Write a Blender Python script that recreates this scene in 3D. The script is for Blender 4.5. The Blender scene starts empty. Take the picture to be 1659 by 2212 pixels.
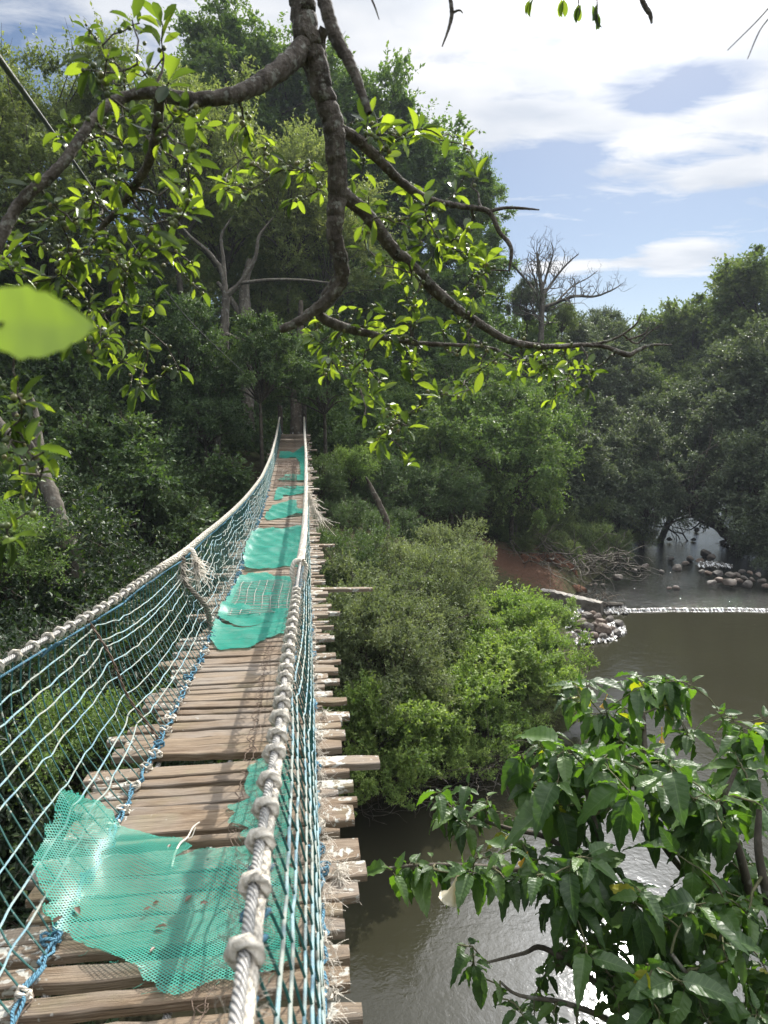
import bpy, math, random
import numpy as np
from mathutils import noise as mnoise, Vector
R = math.radians
scene = bpy.context.scene
COL = scene.collection

# ------------------------------------------------------------------ camera
PITCH = R(8.0); CP, SP = math.cos(PITCH), math.sin(PITCH)
cam_d = bpy.data.cameras.new('camera'); cam = bpy.data.objects.new('camera', cam_d); COL.objects.link(cam)
cam.location = (0, 0, 0); cam.rotation_euler = (R(90) - PITCH, 0, 0)
cam_d.sensor_fit = 'VERTICAL'; cam_d.sensor_height = 36; cam_d.lens = 24
cam_d.clip_start = 0.02; cam_d.clip_end = 2000
cam_d.dof.use_dof = True; cam_d.dof.focus_distance = 5.0; cam_d.dof.aperture_fstop = 6.5
scene.camera = cam
# ------------------------------------------------------------------ light
SUN_EL, SUN_AZ = R(41), R(21)          # azimuth measured from +Y towards +X
scene.view_settings.view_transform = 'Standard'; scene.view_settings.look = 'None'
scene.view_settings.exposure = 0.93; scene.view_settings.gamma = 1
scene.cycles.max_bounces = 7; scene.cycles.diffuse_bounces = 3; scene.cycles.glossy_bounces = 3
scene.cycles.transmission_bounces = 4; scene.cycles.transparent_max_bounces = 16
scene.cycles.caustics_reflective = False; scene.cycles.caustics_refractive = False
scene.cycles.sample_clamp_indirect = 6.0
sd = bpy.data.lights.new('sun', 'SUN'); sun = bpy.data.objects.new('sun', sd); COL.objects.link(sun)
sd.energy = 3.7; sd.angle = R(0.6); sd.color = (1.0, 0.95, 0.87)
sv = Vector((math.sin(SUN_AZ)*math.cos(SUN_EL), math.cos(SUN_AZ)*math.cos(SUN_EL), math.sin(SUN_EL)))
sun.rotation_euler = sv.to_track_quat('Z', 'Y').to_euler()

class NT:
    def __init__(s, nt): s.nt = nt
    def n(s, t, **k):
        o = s.nt.nodes.new(t)
        for a, v in k.items():
            if a.startswith('i_'):
                key = a[2:]; key = int(key) if key.isdigit() else key.replace('_', ' ')
                o.inputs[key].default_value = v
            else: setattr(o, a, v)
        return o
    def l(s, a, b): s.nt.links.new(a, b)
    def set(s, sock, v):
        if hasattr(v, 'is_output') or isinstance(v, bpy.types.NodeSocket): s.l(v, sock)
        else: sock.default_value = v
    def math(s, op, a, b=0.0, c=0.0, clamp=False):
        o = s.nt.nodes.new('ShaderNodeMath'); o.operation = op; o.use_clamp = clamp
        for i, v in enumerate((a, b, c)): s.set(o.inputs[i], v)
        return o.outputs[0]
    def ramp(s, fac, stops, interp='LINEAR'):
        o = s.nt.nodes.new('ShaderNodeValToRGB'); cr = o.color_ramp; cr.interpolation = interp
        while len(cr.elements) < len(stops): cr.elements.new(0.5)
        for e, (p, c) in zip(cr.elements, stops):
            e.position = p; e.color = (*c, 1) if len(c) == 3 else c
        s.l(fac, o.inputs[0]); return o.outputs[0]
    def mix(s, f, a, b, blend='MIX'):
        o = s.nt.nodes.new('ShaderNodeMix'); o.data_type = 'RGBA'; o.blend_type = blend
        s.set(o.inputs[0], f)
        for i, v in ((6, a), (7, b)):
            if isinstance(v, tuple): v = (*v, 1) if len(v) == 3 else v
            s.set(o.inputs[i], v)
        return o.outputs[2]
    def noise(s, vec, scale, detail=3, rough=0.55, dist=0.0):
        o = s.nt.nodes.new('ShaderNodeTexNoise'); o.inputs['Scale'].default_value = scale
        o.inputs['Detail'].default_value = detail; o.inputs['Roughness'].default_value = rough
        o.inputs['Distortion'].default_value = dist
        if vec is not None: s.l(vec, o.inputs['Vector'])
        return o.outputs['Fac']
    def mapping(s, vec, scale=(1, 1, 1), loc=(0, 0, 0)):
        o = s.nt.nodes.new('ShaderNodeMapping'); o.inputs['Scale'].default_value = scale; o.inputs['Location'].default_value = loc
        s.l(vec, o.inputs['Vector']); return o.outputs[0]
    def bump(s, h, strength=0.5, dist=0.01):
        o = s.nt.nodes.new('ShaderNodeBump'); o.inputs['Strength'].default_value = strength; o.inputs['Distance'].default_value = dist
        s.l(h, o.inputs['Height']); return o.outputs[0]

# world: Nishita sky plus cloud layer, all by direction
world = bpy.data.worlds.new('World'); scene.world = world; world.use_nodes = True
w = NT(world.node_tree); world.node_tree.nodes.clear()
sky = w.n('ShaderNodeTexSky'); sky.sky_type = 'NISHITA'; sky.sun_disc = False
sky.sun_elevation = SUN_EL; sky.sun_rotation = SUN_AZ; sky.air_density = 1.0; sky.dust_density = 0.6; sky.ozone_density = 3.0
bg1 = w.n('ShaderNodeBackground'); w.l(sky.outputs[0], bg1.inputs[0]); bg1.inputs[1].default_value = 0.047
tc = w.n('ShaderNodeTexCoord'); sep = w.n('ShaderNodeSeparateXYZ'); w.l(tc.outputs['Generated'], sep.inputs[0])
dx, dy, dz = sep.outputs
az = w.math('MULTIPLY', w.math('ARCTAN2', dx, dy), 57.2958)
el = w.math('MULTIPLY', w.math('ARCSINE', dz), 57.2958)
dzz = w.math('ADD', w.math('MAXIMUM', dz, 0.0), 0.10)
cmb = w.n('ShaderNodeCombineXYZ'); w.l(w.math('DIVIDE', dx, dzz), cmb.inputs[0]); w.l(w.math('DIVIDE', dy, dzz), cmb.inputs[1])
n1 = w.noise(w.mapping(cmb.outputs[0], (0.9, 1.3, 1), (3.1, 1.7, 0)), 1.3, 8, 0.62, 0.3)
n2 = w.noise(w.mapping(cmb.outputs[0], (2.2, 4.0, 1), (7.1, 2.7, 0)), 2.2, 6, 0.6, 0.6)
def blob(a, e, ra, re):
    u = w.math('DIVIDE', w.math('SUBTRACT', az, a), ra); v = w.math('DIVIDE', w.math('SUBTRACT', el, e), re)
    d = w.math('SQRT', w.math('ADD', w.math('MULTIPLY', u, u), w.math('MULTIPLY', v, v)))
    return w.math('SUBTRACT', 1.0, d, clamp=True)
cov = w.math('MULTIPLY', w.math('SUBTRACT', el, 17.2), 0.16)
cov = w.math('MINIMUM', w.math('MAXIMUM', cov, -1.2), 0.8)
left = w.math('MULTIPLY', w.math('ADD', az, 8.0), 0.045)           # thinner to the left
cov = w.math('ADD', cov, w.math('MINIMUM', w.math('MAXIMUM', left, -0.62), 0.0))
for (a, e, ra, re, amt) in [(21.5, 22.2, 6.5, 1.9, -2.2), (12.5, 18.6, 6.5, 2.4, -1.9), (-23, 24.5, 8, 4, -0.6), (22.5, 11.3, 5, 2.3, 2.5), (14.5, 11.4, 6.0, 1.1, 2.4),
                            (26, 16.6, 7, 1.2, 1.8), (3, 15.0, 12, 1.0, .9), (-1, 30, 14, 7, .5)]:
    cov = w.math('ADD', cov, w.math('MULTIPLY', blob(a, e, ra, re), amt))
nn = w.math('ADD', w.math('MULTIPLY', w.math('SUBTRACT', n1, 0.5), 2.6), w.math('MULTIPLY', w.math('SUBTRACT', n2, 0.5), 2.3))
dens = w.math('MULTIPLY', w.math('ADD', w.math('ADD', cov, nn), 0.25), 0.95, clamp=True)
dens = w.math('SMOOTH_MIN', w.math('ADD', dens, w.math('MULTIPLY', dens, 0.2)), 0.96, 0.1)
thick = w.noise(w.mapping(cmb.outputs[0], (1, 1.6, 1), (1, 5, 2)), 2.0, 4, 0.5)
ccol = w.ramp(thick, [(0.32, (0.66, 0.71, 0.80)), (0.5, (0.86, 0.885, 0.93)), (0.66, (1.05, 1.05, 1.05))])
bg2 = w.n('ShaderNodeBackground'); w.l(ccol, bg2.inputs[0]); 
sund = w.n('ShaderNodeVectorMath', operation='DOT_PRODUCT'); w.l(tc.outputs['Generated'], sund.inputs[0]); sund.inputs[1].default_value = tuple(sv)
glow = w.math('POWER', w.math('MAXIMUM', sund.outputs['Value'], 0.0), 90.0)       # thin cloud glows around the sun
w.l(w.math('ADD', w.math('ADD', 0.53, w.math('MULTIPLY', w.math('MULTIPLY', w.math('SUBTRACT', el, 30.0), 0.06, clamp=True), 1.15)), w.math('MULTIPLY', glow, 9.0)), bg2.inputs[1])  # cloud high overhead, out of view, brightened to add ambient fill
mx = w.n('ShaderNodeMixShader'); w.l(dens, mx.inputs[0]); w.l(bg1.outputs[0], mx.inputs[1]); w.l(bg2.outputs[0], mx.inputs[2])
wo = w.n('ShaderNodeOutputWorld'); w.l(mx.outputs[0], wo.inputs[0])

# ------------------------------------------------------------------ geometry helpers
F_PX = 1475.0
def P(px, py, Z):
    """point seen at (px,py) of a 1659x2212 frame, Z metres deep"""
    X = (px-829.5)/F_PX*Z; D = (py-1106)/F_PX*Z
    return np.array([X, Z*CP-D*SP, -D*CP-Z*SP])
def P_plane(px, py, z):
    d = P(px, py, 1.0); return d*(z/d[2])
def nrm(a): return a/np.maximum(np.linalg.norm(a, axis=-1, keepdims=True), 1e-9)

def mk(name, V, F, mat, parent=None, uv=None, rnd=None, smooth=True):
    """F: array (n,k) or list of such"""
    if not isinstance(F, list): F = [F]
    V = np.asarray(V, dtype=np.float32)
    me = bpy.data.meshes.new(name)
    me.vertices.add(len(V)); me.vertices.foreach_set('co', V.ravel())
    loops = np.concatenate([f.ravel() for f in F]).astype(np.int32)
    tot = np.concatenate([np.full(len(f), f.shape[1]) for f in F]).astype(np.int32)
    st = np.concatenate([[0], np.cumsum(tot)[:-1]]).astype(np.int32)
    me.loops.add(len(loops)); me.loops.foreach_set('vertex_index', loops)
    me.polygons.add(len(tot)); me.polygons.foreach_set('loop_start', st)
    try: me.polygons.foreach_set('loop_total', tot)
    except Exception: pass
    me.update(calc_edges=True)
    me.polygons.foreach_set('use_smooth', np.full(len(tot), smooth, dtype=bool))
    if uv is not None:
        ul = me.uv_layers.new(name='UVMap'); ul.data.foreach_set('uv', np.asarray(uv, dtype=np.float32)[loops].ravel())
    if rnd is not None:
        a = me.attributes.new('rnd', 'FLOAT', 'POINT'); a.data.foreach_set('value', np.asarray(rnd, dtype=np.float32))
    me.validate()
    if mat is not None: me.materials.append(mat)
    o = bpy.data.objects.new(name, me); COL.objects.link(o)
    if parent is not None: o.parent = parent
    return o
def thing(name, label, cat, loc=(0, 0, 0), group=None, kind=None):
    o = bpy.data.objects.new(name, None); COL.objects.link(o); o.location = loc
    return tag(o, label, cat, group, kind)
def tag(o, label=None, cat=None, group=None, kind=None):
    if label: o['label'] = label
    if cat: o['category'] = cat
    if group: o['group'] = group
    if kind: o['kind'] = kind
    return o
def cat_rom(pts, n):
    """resample a polyline (any columns) to n points by Catmull-Rom"""
    p = np.asarray(pts, float); m = len(p)
    q = np.vstack([2*p[0]-p[1], p, 2*p[-1]-p[-2]])
    d = np.concatenate([[0], np.cumsum(np.linalg.norm(np.diff(p[:, :3], axis=0), axis=1))])
    t = np.interp(np.linspace(0, d[-1], n), d, np.arange(m))
    i = np.minimum(t.astype(int), m-2); f = (t-i)[:, None]
    a, b, c, e = q[i], q[i+1], q[i+2], q[i+3]
    return 0.5*((2*b)+(-a+c)*f+(2*a-5*b+4*c-e)*f**2+(-a+3*b-3*c+e)*f**3)
def tube(pts, rad, sides=6, cap=True, u0=0.0):
    pts = np.asarray(pts, float); n = len(pts); rad = np.broadcast_to(np.asarray(rad, float), (n,))
    T = nrm(np.gradient(pts, axis=0)); N = np.zeros_like(T)
    ref = np.array([0, 0, 1.0]) if abs(T[0, 2]) < 0.9 else np.array([1.0, 0, 0])
    v = np.cross(T[0], ref); v /= np.linalg.norm(v)
    for i in range(n):
        v = v-T[i]*v.dot(T[i]); v /= max(np.linalg.norm(v), 1e-9); N[i] = v
    B = np.cross(T, N); k = sides+1
    a = np.linspace(0, 2*np.pi, k)
    V = pts[:, None, :]+rad[:, None, None]*(np.cos(a)[None, :, None]*N[:, None, :]+np.sin(a)[None, :, None]*B[:, None, :])
    L = np.concatenate([[0], np.cumsum(np.linalg.norm(np.diff(pts, axis=0), axis=1))])+u0
    UV = np.stack(np.broadcast_arrays(L[:, None], (a/(2*np.pi))[None, :]), -1).reshape(-1, 2)
    i, j = np.meshgrid(np.arange(n-1), np.arange(sides), indexing='ij'); q = (i*k+j).ravel()
    Fq = np.stack([q, q+1, q+k+1, q+k], 1)
    return V.reshape(-1, 3), Fq, UV
class Acc:
    def __init__(s): s.V = []; s.F = {}; s.U = []; s.Rn = []; s.n = 0
    def add(s, V, F, U=None, rnd=None):
        V = np.asarray(V, float)
        for f in (F if isinstance(F, list) else [F]):
            s.F.setdefault(f.shape[1], []).append(f+s.n)
        s.V.append(V); s.U.append(np.zeros((len(V), 2)) if U is None else U)
        s.Rn.append(np.full(len(V), 0.5) if rnd is None else np.broadcast_to(np.asarray(rnd, float), (len(V),)))
        s.n += len(V)
    def tube(s, pts, rad, sides=6, rnd=None, u0=0.0):
        V, F, U = tube(pts, rad, sides, u0=u0); s.add(V, F, U, rnd)
    def build(s, name, mat, parent=None, smooth=True):
        return mk(name, np.vstack(s.V), [np.vstack(f) for f in s.F.values()], mat, parent, np.vstack(s.U), np.concatenate(s.Rn), smooth)

# leaf templates: x along, y across, z up
def tpl_diamond():
    V = np.array([[0, 0, 0], [.45, .5, .12], [1, 0, 0], [.45, -.5, .12]], float)
    return V, np.array([[0, 2, 1], [0, 3, 2]])
def tpl_leaf():
    xs = [0.0, .12, .34, .6, .84, 1.0]; ws = [0.015, .16, .43, .5, .36, .03]
    V = []; 
    for x, wd in zip(xs, ws):
        zc = -0.12*x*x
        V += [[x, -wd, zc+.22*wd], [x, 0, zc], [x, wd, zc+.22*wd]]
    F = []
    for i in range(5):
        for j in range(2):
            a = i*3+j; F.append([a, a+3, a+4, a+1])
    return np.array(V, float), np.array(F)
def tpl_big():
    nx, ny = 13, 9; V = []; U = []
    for i in range(nx):
        x = i/(nx-1); wd = 0.5*(math.sin(math.pi*min(1, x**0.62))**0.8)*(1 if x < .99 else 0)+.012
        if i < 1: wd = .02
        for j in range(ny):
            y = -1+2*j/(ny-1)
            edge = 1+0.07*math.sin(x*31+(y > 0)*2)*abs(y)
            z = .10*abs(y)*wd*2*(1-0.3*x) + 0.03*math.sin(x*26+abs(y)*2.4)*abs(y)**.7 - 0.42*x*x + .015*math.sin(x*9+y*2)
            V.append([x, y*wd*edge, z]); U.append([x, y])
    F = [[i*ny+j, (i+1)*ny+j, (i+1)*ny+j+1, i*ny+j+1] for i in range(nx-1) for j in range(ny-1)]
    return np.array(V, float), np.array(F), np.array(U, float)
DIA = tpl_diamond(); LEAF = tpl_leaf(); BIG = tpl_big()
def leaves(tp, pos, d, up, L, W, rnd, uv=None, curl=None):
    TV, TF = tp[0], tp[1]; n = len(pos); k = len(TV)
    d = nrm(d); y = nrm(np.cross(up, d)); z = np.cross(d, y)
    L = np.broadcast_to(L, (n,)); W = np.broadcast_to(W, (n,))
    tz = TV[None, :, 2]
    if curl is not None: tz = tz*curl[:, None]
    V = (pos[:, None, :]+d[:, None, :]*(TV[None, :, 0]*L[:, None])[..., None]
         + y[:, None, :]*(TV[None, :, 1]*W[:, None])[..., None]+z[:, None, :]*(tz*L[:, None])[..., None])
    F = (TF[None]+(np.arange(n)*k)[:, None, None]).reshape(-1, TF.shape[1])
    U = np.tile(tp[2], (n, 1)) if len(tp) > 2 else None
    return V.reshape(-1, 3), F, U, np.repeat(rnd, k)

# ------------------------------------------------------------------ materials
def new_mat(name):
    m = bpy.data.materials.new(name); m.use_nodes = True; m.node_tree.nodes.clear(); return m, NT(m.node_tree)
def leaf_mat(name, stops, trans=0.4, tint=(1.25, 1.5, 0.5), rough=0.42, spec=0.5, veins=False, objvar=0.25):
    m, t = new_mat(name)
    at = t.n('ShaderNodeAttribute', attribute_name='rnd')
    oi = t.n('ShaderNodeObjectInfo')
    f = t.math('ADD', at.outputs['Fac'], t.math('MULTIPLY', t.math('SUBTRACT', oi.outputs['Random'], 0.5), objvar))
    col = t.ramp(f, stops)
    nrml = None
    if veins:
        uv = t.n('ShaderNodeUVMap'); sp = t.n('ShaderNodeSeparateXYZ'); t.l(uv.outputs[0], sp.inputs[0])
        ay = t.math('ABSOLUTE', sp.outputs[1])
        ph = t.math('MULTIPLY', t.math('SUBTRACT', sp.outputs[0], t.math('MULTIPLY', ay, 0.14)), 9.0)
        fr = t.math('ABSOLUTE', t.math('SUBTRACT', t.math('FRACT', ph), 0.5))
        v1 = t.math('SUBTRACT', 1.0, t.math('MULTIPLY', fr, 9.0), clamp=True)
        v2 = t.math('SUBTRACT', 1.0, t.math('MULTIPLY', ay, 16.0), clamp=True)
        vn = t.math('MAXIMUM', t.math('MULTIPLY', v1, 0.45), v2)
        col = t.mix(t.math('MULTIPLY', vn, 0.55), col, (0.16, 0.24, 0.09))
        tcn = t.n('ShaderNodeTexCoord')
        bl = t.noise(tcn.outputs['Object'], 30, 3)
        h = t.math('ADD', t.math('MULTIPLY', t.math('MULTIPLY', fr, fr), 1.2), t.math('MULTIPLY', bl, 0.6))
        nrml = t.bump(h, 0.35, 0.008)
    b = t.n('ShaderNodeBsdfPrincipled'); b.inputs['Roughness'].default_value = rough; b.inputs['Specular IOR Level'].default_value = spec
    t.l(col, b.inputs['Base Color'])
    tr = t.n('ShaderNodeBsdfTranslucent'); t.l(t.mix(1.0, col, (*tint, 1), 'MULTIPLY'), tr.inputs[0])
    if nrml is not None: t.l(nrml, b.inputs['Normal'])
    mxs = t.n('ShaderNodeMixShader'); mxs.inputs[0].default_value = trans
    t.l(b.outputs[0], mxs.inputs[1]); t.l(tr.outputs[0], mxs.inputs[2])
    o = t.n('ShaderNodeOutputMaterial'); t.l(mxs.outputs[0], o.inputs[0]); return m
def simple(name, build):
    m, t = new_mat(name); b = t.n('ShaderNodeBsdfPrincipled'); o = t.n('ShaderNodeOutputMaterial'); t.l(b.outputs[0], o.inputs[0])
    build(t, b); return m
def S(t, b, **k):
    for a, v in k.items():
        key = {'col': 'Base Color', 'rough': 'Roughness', 'spec': 'Specular IOR Level', 'nor': 'Normal', 'metal': 'Metallic'}[a]
        if isinstance(v, tuple) and len(v) == 3: v = (*v, 1)
        t.set(b.inputs[key], v)

M = {}
M['fig_leaf'] = leaf_mat('fig_leaf', [(0, (.03, .055, .018)), (.4, (.075, .13, .028)), (.9, (.23, .33, .05)), (1, (.4, .36, .05))], .55, (1.75, 1.6, .6), .36, .5)
M['dark_leaf'] = leaf_mat('dark_leaf', [(0, (.04, .07, .03)), (.5, (.078, .125, .048)), (1, (.14, .19, .065))], .32, (1.3, 1.5, .5), .52, .4)
M['mid_leaf'] = leaf_mat('mid_leaf', [(0, (.068, .112, .036)), (.5, (.12, .19, .058)), (1, (.21, .27, .085))], .38, (1.3, 1.45, .5), .52, .4)
M['olive_leaf'] = leaf_mat('olive_leaf', [(0, (.06, .09, .034)), (.5, (.11, .155, .058)), (1, (.2, .235, .085))], .4, (1.25, 1.35, .5), .52, .4)
M['spray_leaf'] = leaf_mat('spray_leaf', [(0, (.1, .135, .055)), (.5, (.18, .225, .09)), (1, (.31, .34, .13))], .45, (1.2, 1.25, .6), .52, .4)
M['thicket_leaf'] = leaf_mat('thicket_leaf', [(0, (.08, .11, .05)), (.5, (.155, .195, .09)), (1, (.27, .31, .15))], .4, (1.15, 1.2, .6), .52, .4)
M['shaded_leaf'] = leaf_mat('shaded_leaf', [(0, (.014, .028, .013)), (.5, (.026, .048, .02)), (.85, (.045, .075, .028)), (1, (.13, .17, .04))], .3, (1.3, 1.4, .5), .5, .4)  # canopy shade put into the leaf colour, for shrubs below the left net
M['grey_leaf'] = leaf_mat('grey_leaf', [(0, (.06, .082, .045)), (.5, (.1, .13, .075)), (1, (.17, .2, .115))], .32, (1.2, 1.3, .6), .52, .4)
M['fresh_leaf'] = leaf_mat('fresh_leaf', [(0, (.09, .15, .04)), (.5, (.18, .265, .07)), (1, (.34, .41, .12))], .42, (1.25, 1.4, .5), .48, .4)
M['trumpet_leaf'] = leaf_mat('trumpet_leaf', [(0, (.04, .08, .026)), (.5, (.065, .125, .034)), (.93, (.11, .19, .042)), (1, (.35, .3, .03))], .42, (1.6, 1.9, .4), .43, .5, veins=True)
def bark_b(c0, c1, c2, sc=14, lich=0.0):
    def f(t, b):
        tcn = t.n('ShaderNodeTexCoord'); v = t.mapping(tcn.outputs['Object'], (1, 1, .35))
        n = t.noise(v, sc, 6, .65); n2 = t.noise(tcn.outputs['Object'], sc*2.6, 3, .6)
        col = t.ramp(n, [(.3, c0), (.5, c1), (.72, c2)])
        if lich:
            lm = t.math('MULTIPLY', t.math('SUBTRACT', t.noise(tcn.outputs['Object'], sc*1.5, 4, .6), .56), 12, clamp=True)
            col = t.mix(t.math('MULTIPLY', lm, lich), col, (.33, .34, .29))
        S(t, b, col=col, rough=.85, spec=.25, nor=t.bump(t.math('ADD', n, t.math('MULTIPLY', n2, .5)), .9, .02))
    return f
M['bark'] = simple('fig_bark', bark_b((.03, .025, .02), (.085, .07, .056), (.19, .165, .14), 34, .5))
M['bark_pale'] = simple('pale_bark', bark_b((.045, .038, .03), (.09, .077, .06), (.16, .14, .112), 9, .35))
M['bark_dark'] = simple('dark_bark', bark_b((.03, .024, .018), (.07, .055, .04), (.14, .12, .09), 8, .3))
M['twig'] = simple('green_stem', bark_b((.06, .07, .03), (.1, .1, .05), (.17, .15, .09), 12))
def fig_b(t, b):
    at = t.n('ShaderNodeAttribute', attribute_name='rnd')
    S(t, b, col=t.ramp(at.outputs['Fac'], [(0, (.06, .08, .025)), (.6, (.12, .15, .045)), (1, (.19, .17, .06))]), rough=.55)
M['fig'] = simple('fig_fruit', fig_b)
def wood_b(t, b):
    uv = t.n('ShaderNodeUVMap').outputs[0]; at = t.n('ShaderNodeAttribute', attribute_name='rnd')
    g = t.n('ShaderNodeCombineXYZ'); sp = t.n('ShaderNodeSeparateXYZ'); t.l(uv, sp.inputs[0])
    t.l(t.math('ADD', sp.outputs[0], t.math('MULTIPLY', at.outputs['Fac'], 37.0)), g.inputs[0]); t.l(sp.outputs[1], g.inputs[1]); t.l(t.math('MULTIPLY', at.outputs['Fac'], 11.0), g.inputs[2])
    v = g.outputs[0]
    gr = t.noise(t.mapping(v, (3, 60, 1)), 1.6, 6, .7, .6); gr2 = t.noise(t.mapping(v, (6, 160, 1)), 2.0, 3, .6)
    bl = t.noise(v, 5, 4, .6)
    col = t.ramp(gr, [(.25, (.045, .028, .016)), (.43, (.13, .088, .055)), (.58, (.22, .162, .108)), (.8, (.36, .29, .21))])
    col = t.mix(t.math('MULTIPLY', t.math('SUBTRACT', bl, .45), 1.6, clamp=True), col, (.2, .16, .12))
    col = t.mix(t.math('MULTIPLY', t.math('SUBTRACT', at.outputs['Fac'], .3), .6, clamp=True), col, (.3, .235, .165), 'MIX')
    col = t.mix(t.math('MULTIPLY', t.math('SUBTRACT', t.noise(t.mapping(v, (1, 2, 1), (9, 2, 1)), 2.1, 3, .6), .42), 2.2, clamp=True), col, t.mix(gr2, (.14, .125, .11), (.36, .335, .3)))
    crk = t.math('MULTIPLY', t.math('SUBTRACT', t.noise(t.mapping(v, (2.2, 75, 1), (3, 0, 5)), 1.4, 3, .5), .655), 22, clamp=True)
    col = t.mix(crk, col, (.03, .022, .016))
    moss = t.math('MULTIPLY', t.math('SUBTRACT', t.noise(t.mapping(v, (1, 1, 1), (4, 4, 4)), 3.2, 4, .6), .56), 5, clamp=True)
    col = t.mix(t.math('MULTIPLY', moss, .45), col, (.14, .135, .05))
    ed = t.math('MULTIPLY', t.math('SUBTRACT', t.math('ABSOLUTE', sp.outputs[0]), .33), 2.6)      # more lichen towards the weathered ends
    ed = t.math('MINIMUM', t.math('MAXIMUM', ed, -.09), .035)
    ln = t.noise(v, 42, 4, .55); lb = t.noise(v, 7, 3, .5)
    lm = t.math('MULTIPLY', t.math('SUBTRACT', t.math('ADD', t.math('ADD', t.math('MULTIPLY', ln, .55), t.math('MULTIPLY', lb, .6)), ed), .665), 26, clamp=True)
    col = t.mix(t.math('MULTIPLY', lm, .85), col, t.mix(ln, (.6, .6, .54), (.4, .4, .36)))
    h = t.math('ADD', t.math('ADD', gr, t.math('MULTIPLY', gr2, .6)), t.math('MULTIPLY', lm, .25))
    S(t, b, col=col, rough=.8, spec=.25, nor=t.bump(h, .9, .006))
M['wood'] = simple('weathered_plank', wood_b)
def rope_b(c0, c1, tw=60, dirt=.5):
    def f(t, b):
        uv = t.n('ShaderNodeUVMap').outputs[0]; sp = t.n('ShaderNodeSeparateXYZ'); t.l(uv, sp.inputs[0])
        ph = t.math('ADD', t.math('MULTIPLY', sp.outputs[0], tw), t.math('MULTIPLY', sp.outputs[1], 3.0))
        s = t.math('SINE', t.math('MULTIPLY', ph, 6.2832)); s01 = t.math('MULTIPLY', t.math('ADD', s, 1.0), .5)
        tcn = t.n('ShaderNodeTexCoord'); fz = t.noise(tcn.outputs['Object'], 260, 3, .7); dn = t.noise(tcn.outputs['Object'], 9, 4, .6)
        col = t.mix(t.math('MULTIPLY', t.math('ADD', fz, t.math('MULTIPLY', s01, .5)), .8, clamp=True), c0, c1)
        col = t.mix(t.math('MULTIPLY', t.math('SUBTRACT', dn, .4), 2.2*dirt, clamp=True), col, tuple(.55*x for x in c0))
        S(t, b, col=col, rough=.9, spec=.15, nor=t.bump(t.math('ADD', s01, t.math('MULTIPLY', fz, .8)), 1.0, .004))
    return f
M['rope'] = simple('white_rope', rope_b((.52, .46, .37), (.84, .78, .67), 45, .4))
M['old_rope'] = simple('brown_rope', rope_b((.13, .11, .09), (.33, .3, .25), 30))
M['blue'] = simple('blue_cord', rope_b((.07, .17, .26), (.17, .36, .47), 90, .4))
def green_cord(t, b):
    tcn = t.n('ShaderNodeTexCoord'); n = t.noise(tcn.outputs['Object'], 38, 3, .7); n2 = t.noise(tcn.outputs['Object'], 3, 3)
    m = t.math('MULTIPLY', t.math('SUBTRACT', t.math('ADD', n, t.math('MULTIPLY', n2, .5)), .86), 14, clamp=True)
    S(t, b, col=t.mix(m, (.01, .085, .075), (.42, .45, .38)), rough=.6)
M['green_cord'] = simple('green_net_cord', green_cord)
def white_cord(t, b):
    tcn = t.n('ShaderNodeTexCoord'); n = t.noise(tcn.outputs['Object'], 4.5, 3, .6); n3 = t.noise(tcn.outputs['Object'], 120, 2, .6)
    c = t.ramp(n, [(.40, (.05, .24, .38)), (.47, (.2, .42, .5)), (.54, (.26, .3, .28)), (.75, (.36, .38, .33))])
    S(t, b, col=t.mix(n3, c, (.3, .32, .27)), rough=.85, nor=t.bump(n3, .9, .003))
M['white_cord'] = simple('white_net_cord', white_cord)
def steel(t, b):
    uv = t.n('ShaderNodeUVMap').outputs[0]; sp = t.n('ShaderNodeSeparateXYZ'); t.l(uv, sp.inputs[0])
    ph = t.math('ADD', t.math('MULTIPLY', sp.outputs[0], 75), t.math('MULTIPLY', sp.outputs[1], 6.0))
    s = t.math('ABSOLUTE', t.math('SINE', t.math('MULTIPLY', ph, 3.1416)))
    S(t, b, col=t.mix(s, (.2, .19, .18), (.42, .41, .39)), rough=.5, metal=.25, nor=t.bump(s, 1.0, .003))
M['steel'] = simple('steel_cable', steel)
M['rust'] = simple('rusty_wire', lambda t, b: S(t, b, col=t.mix(t.noise(t.n('ShaderNodeTexCoord').outputs['Object'], 30, 3), (.05, .03, .02), (.2, .14, .1)), rough=.8))
M['wire'] = simple('galvanised_wire', lambda t, b: S(t, b, col=t.mix(t.noise(t.n('ShaderNodeTexCoord').outputs['Object'], 12, 3), (.12, .1, .08), (.45, .43, .38)), rough=.6))
M['thread'] = simple('green_thread', lambda t, b: S(t, b, col=(.06, .4, .3), rough=.5))
M['dark_cable'] = simple('dark_cable', lambda t, b: S(t, b, col=(.03, .035, .035), rough=.45, spec=.5))
M['fibre'] = simple('frayed_fibre', lambda t, b: S(t, b, col=(.55, .5, .42), rough=.8))
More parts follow.
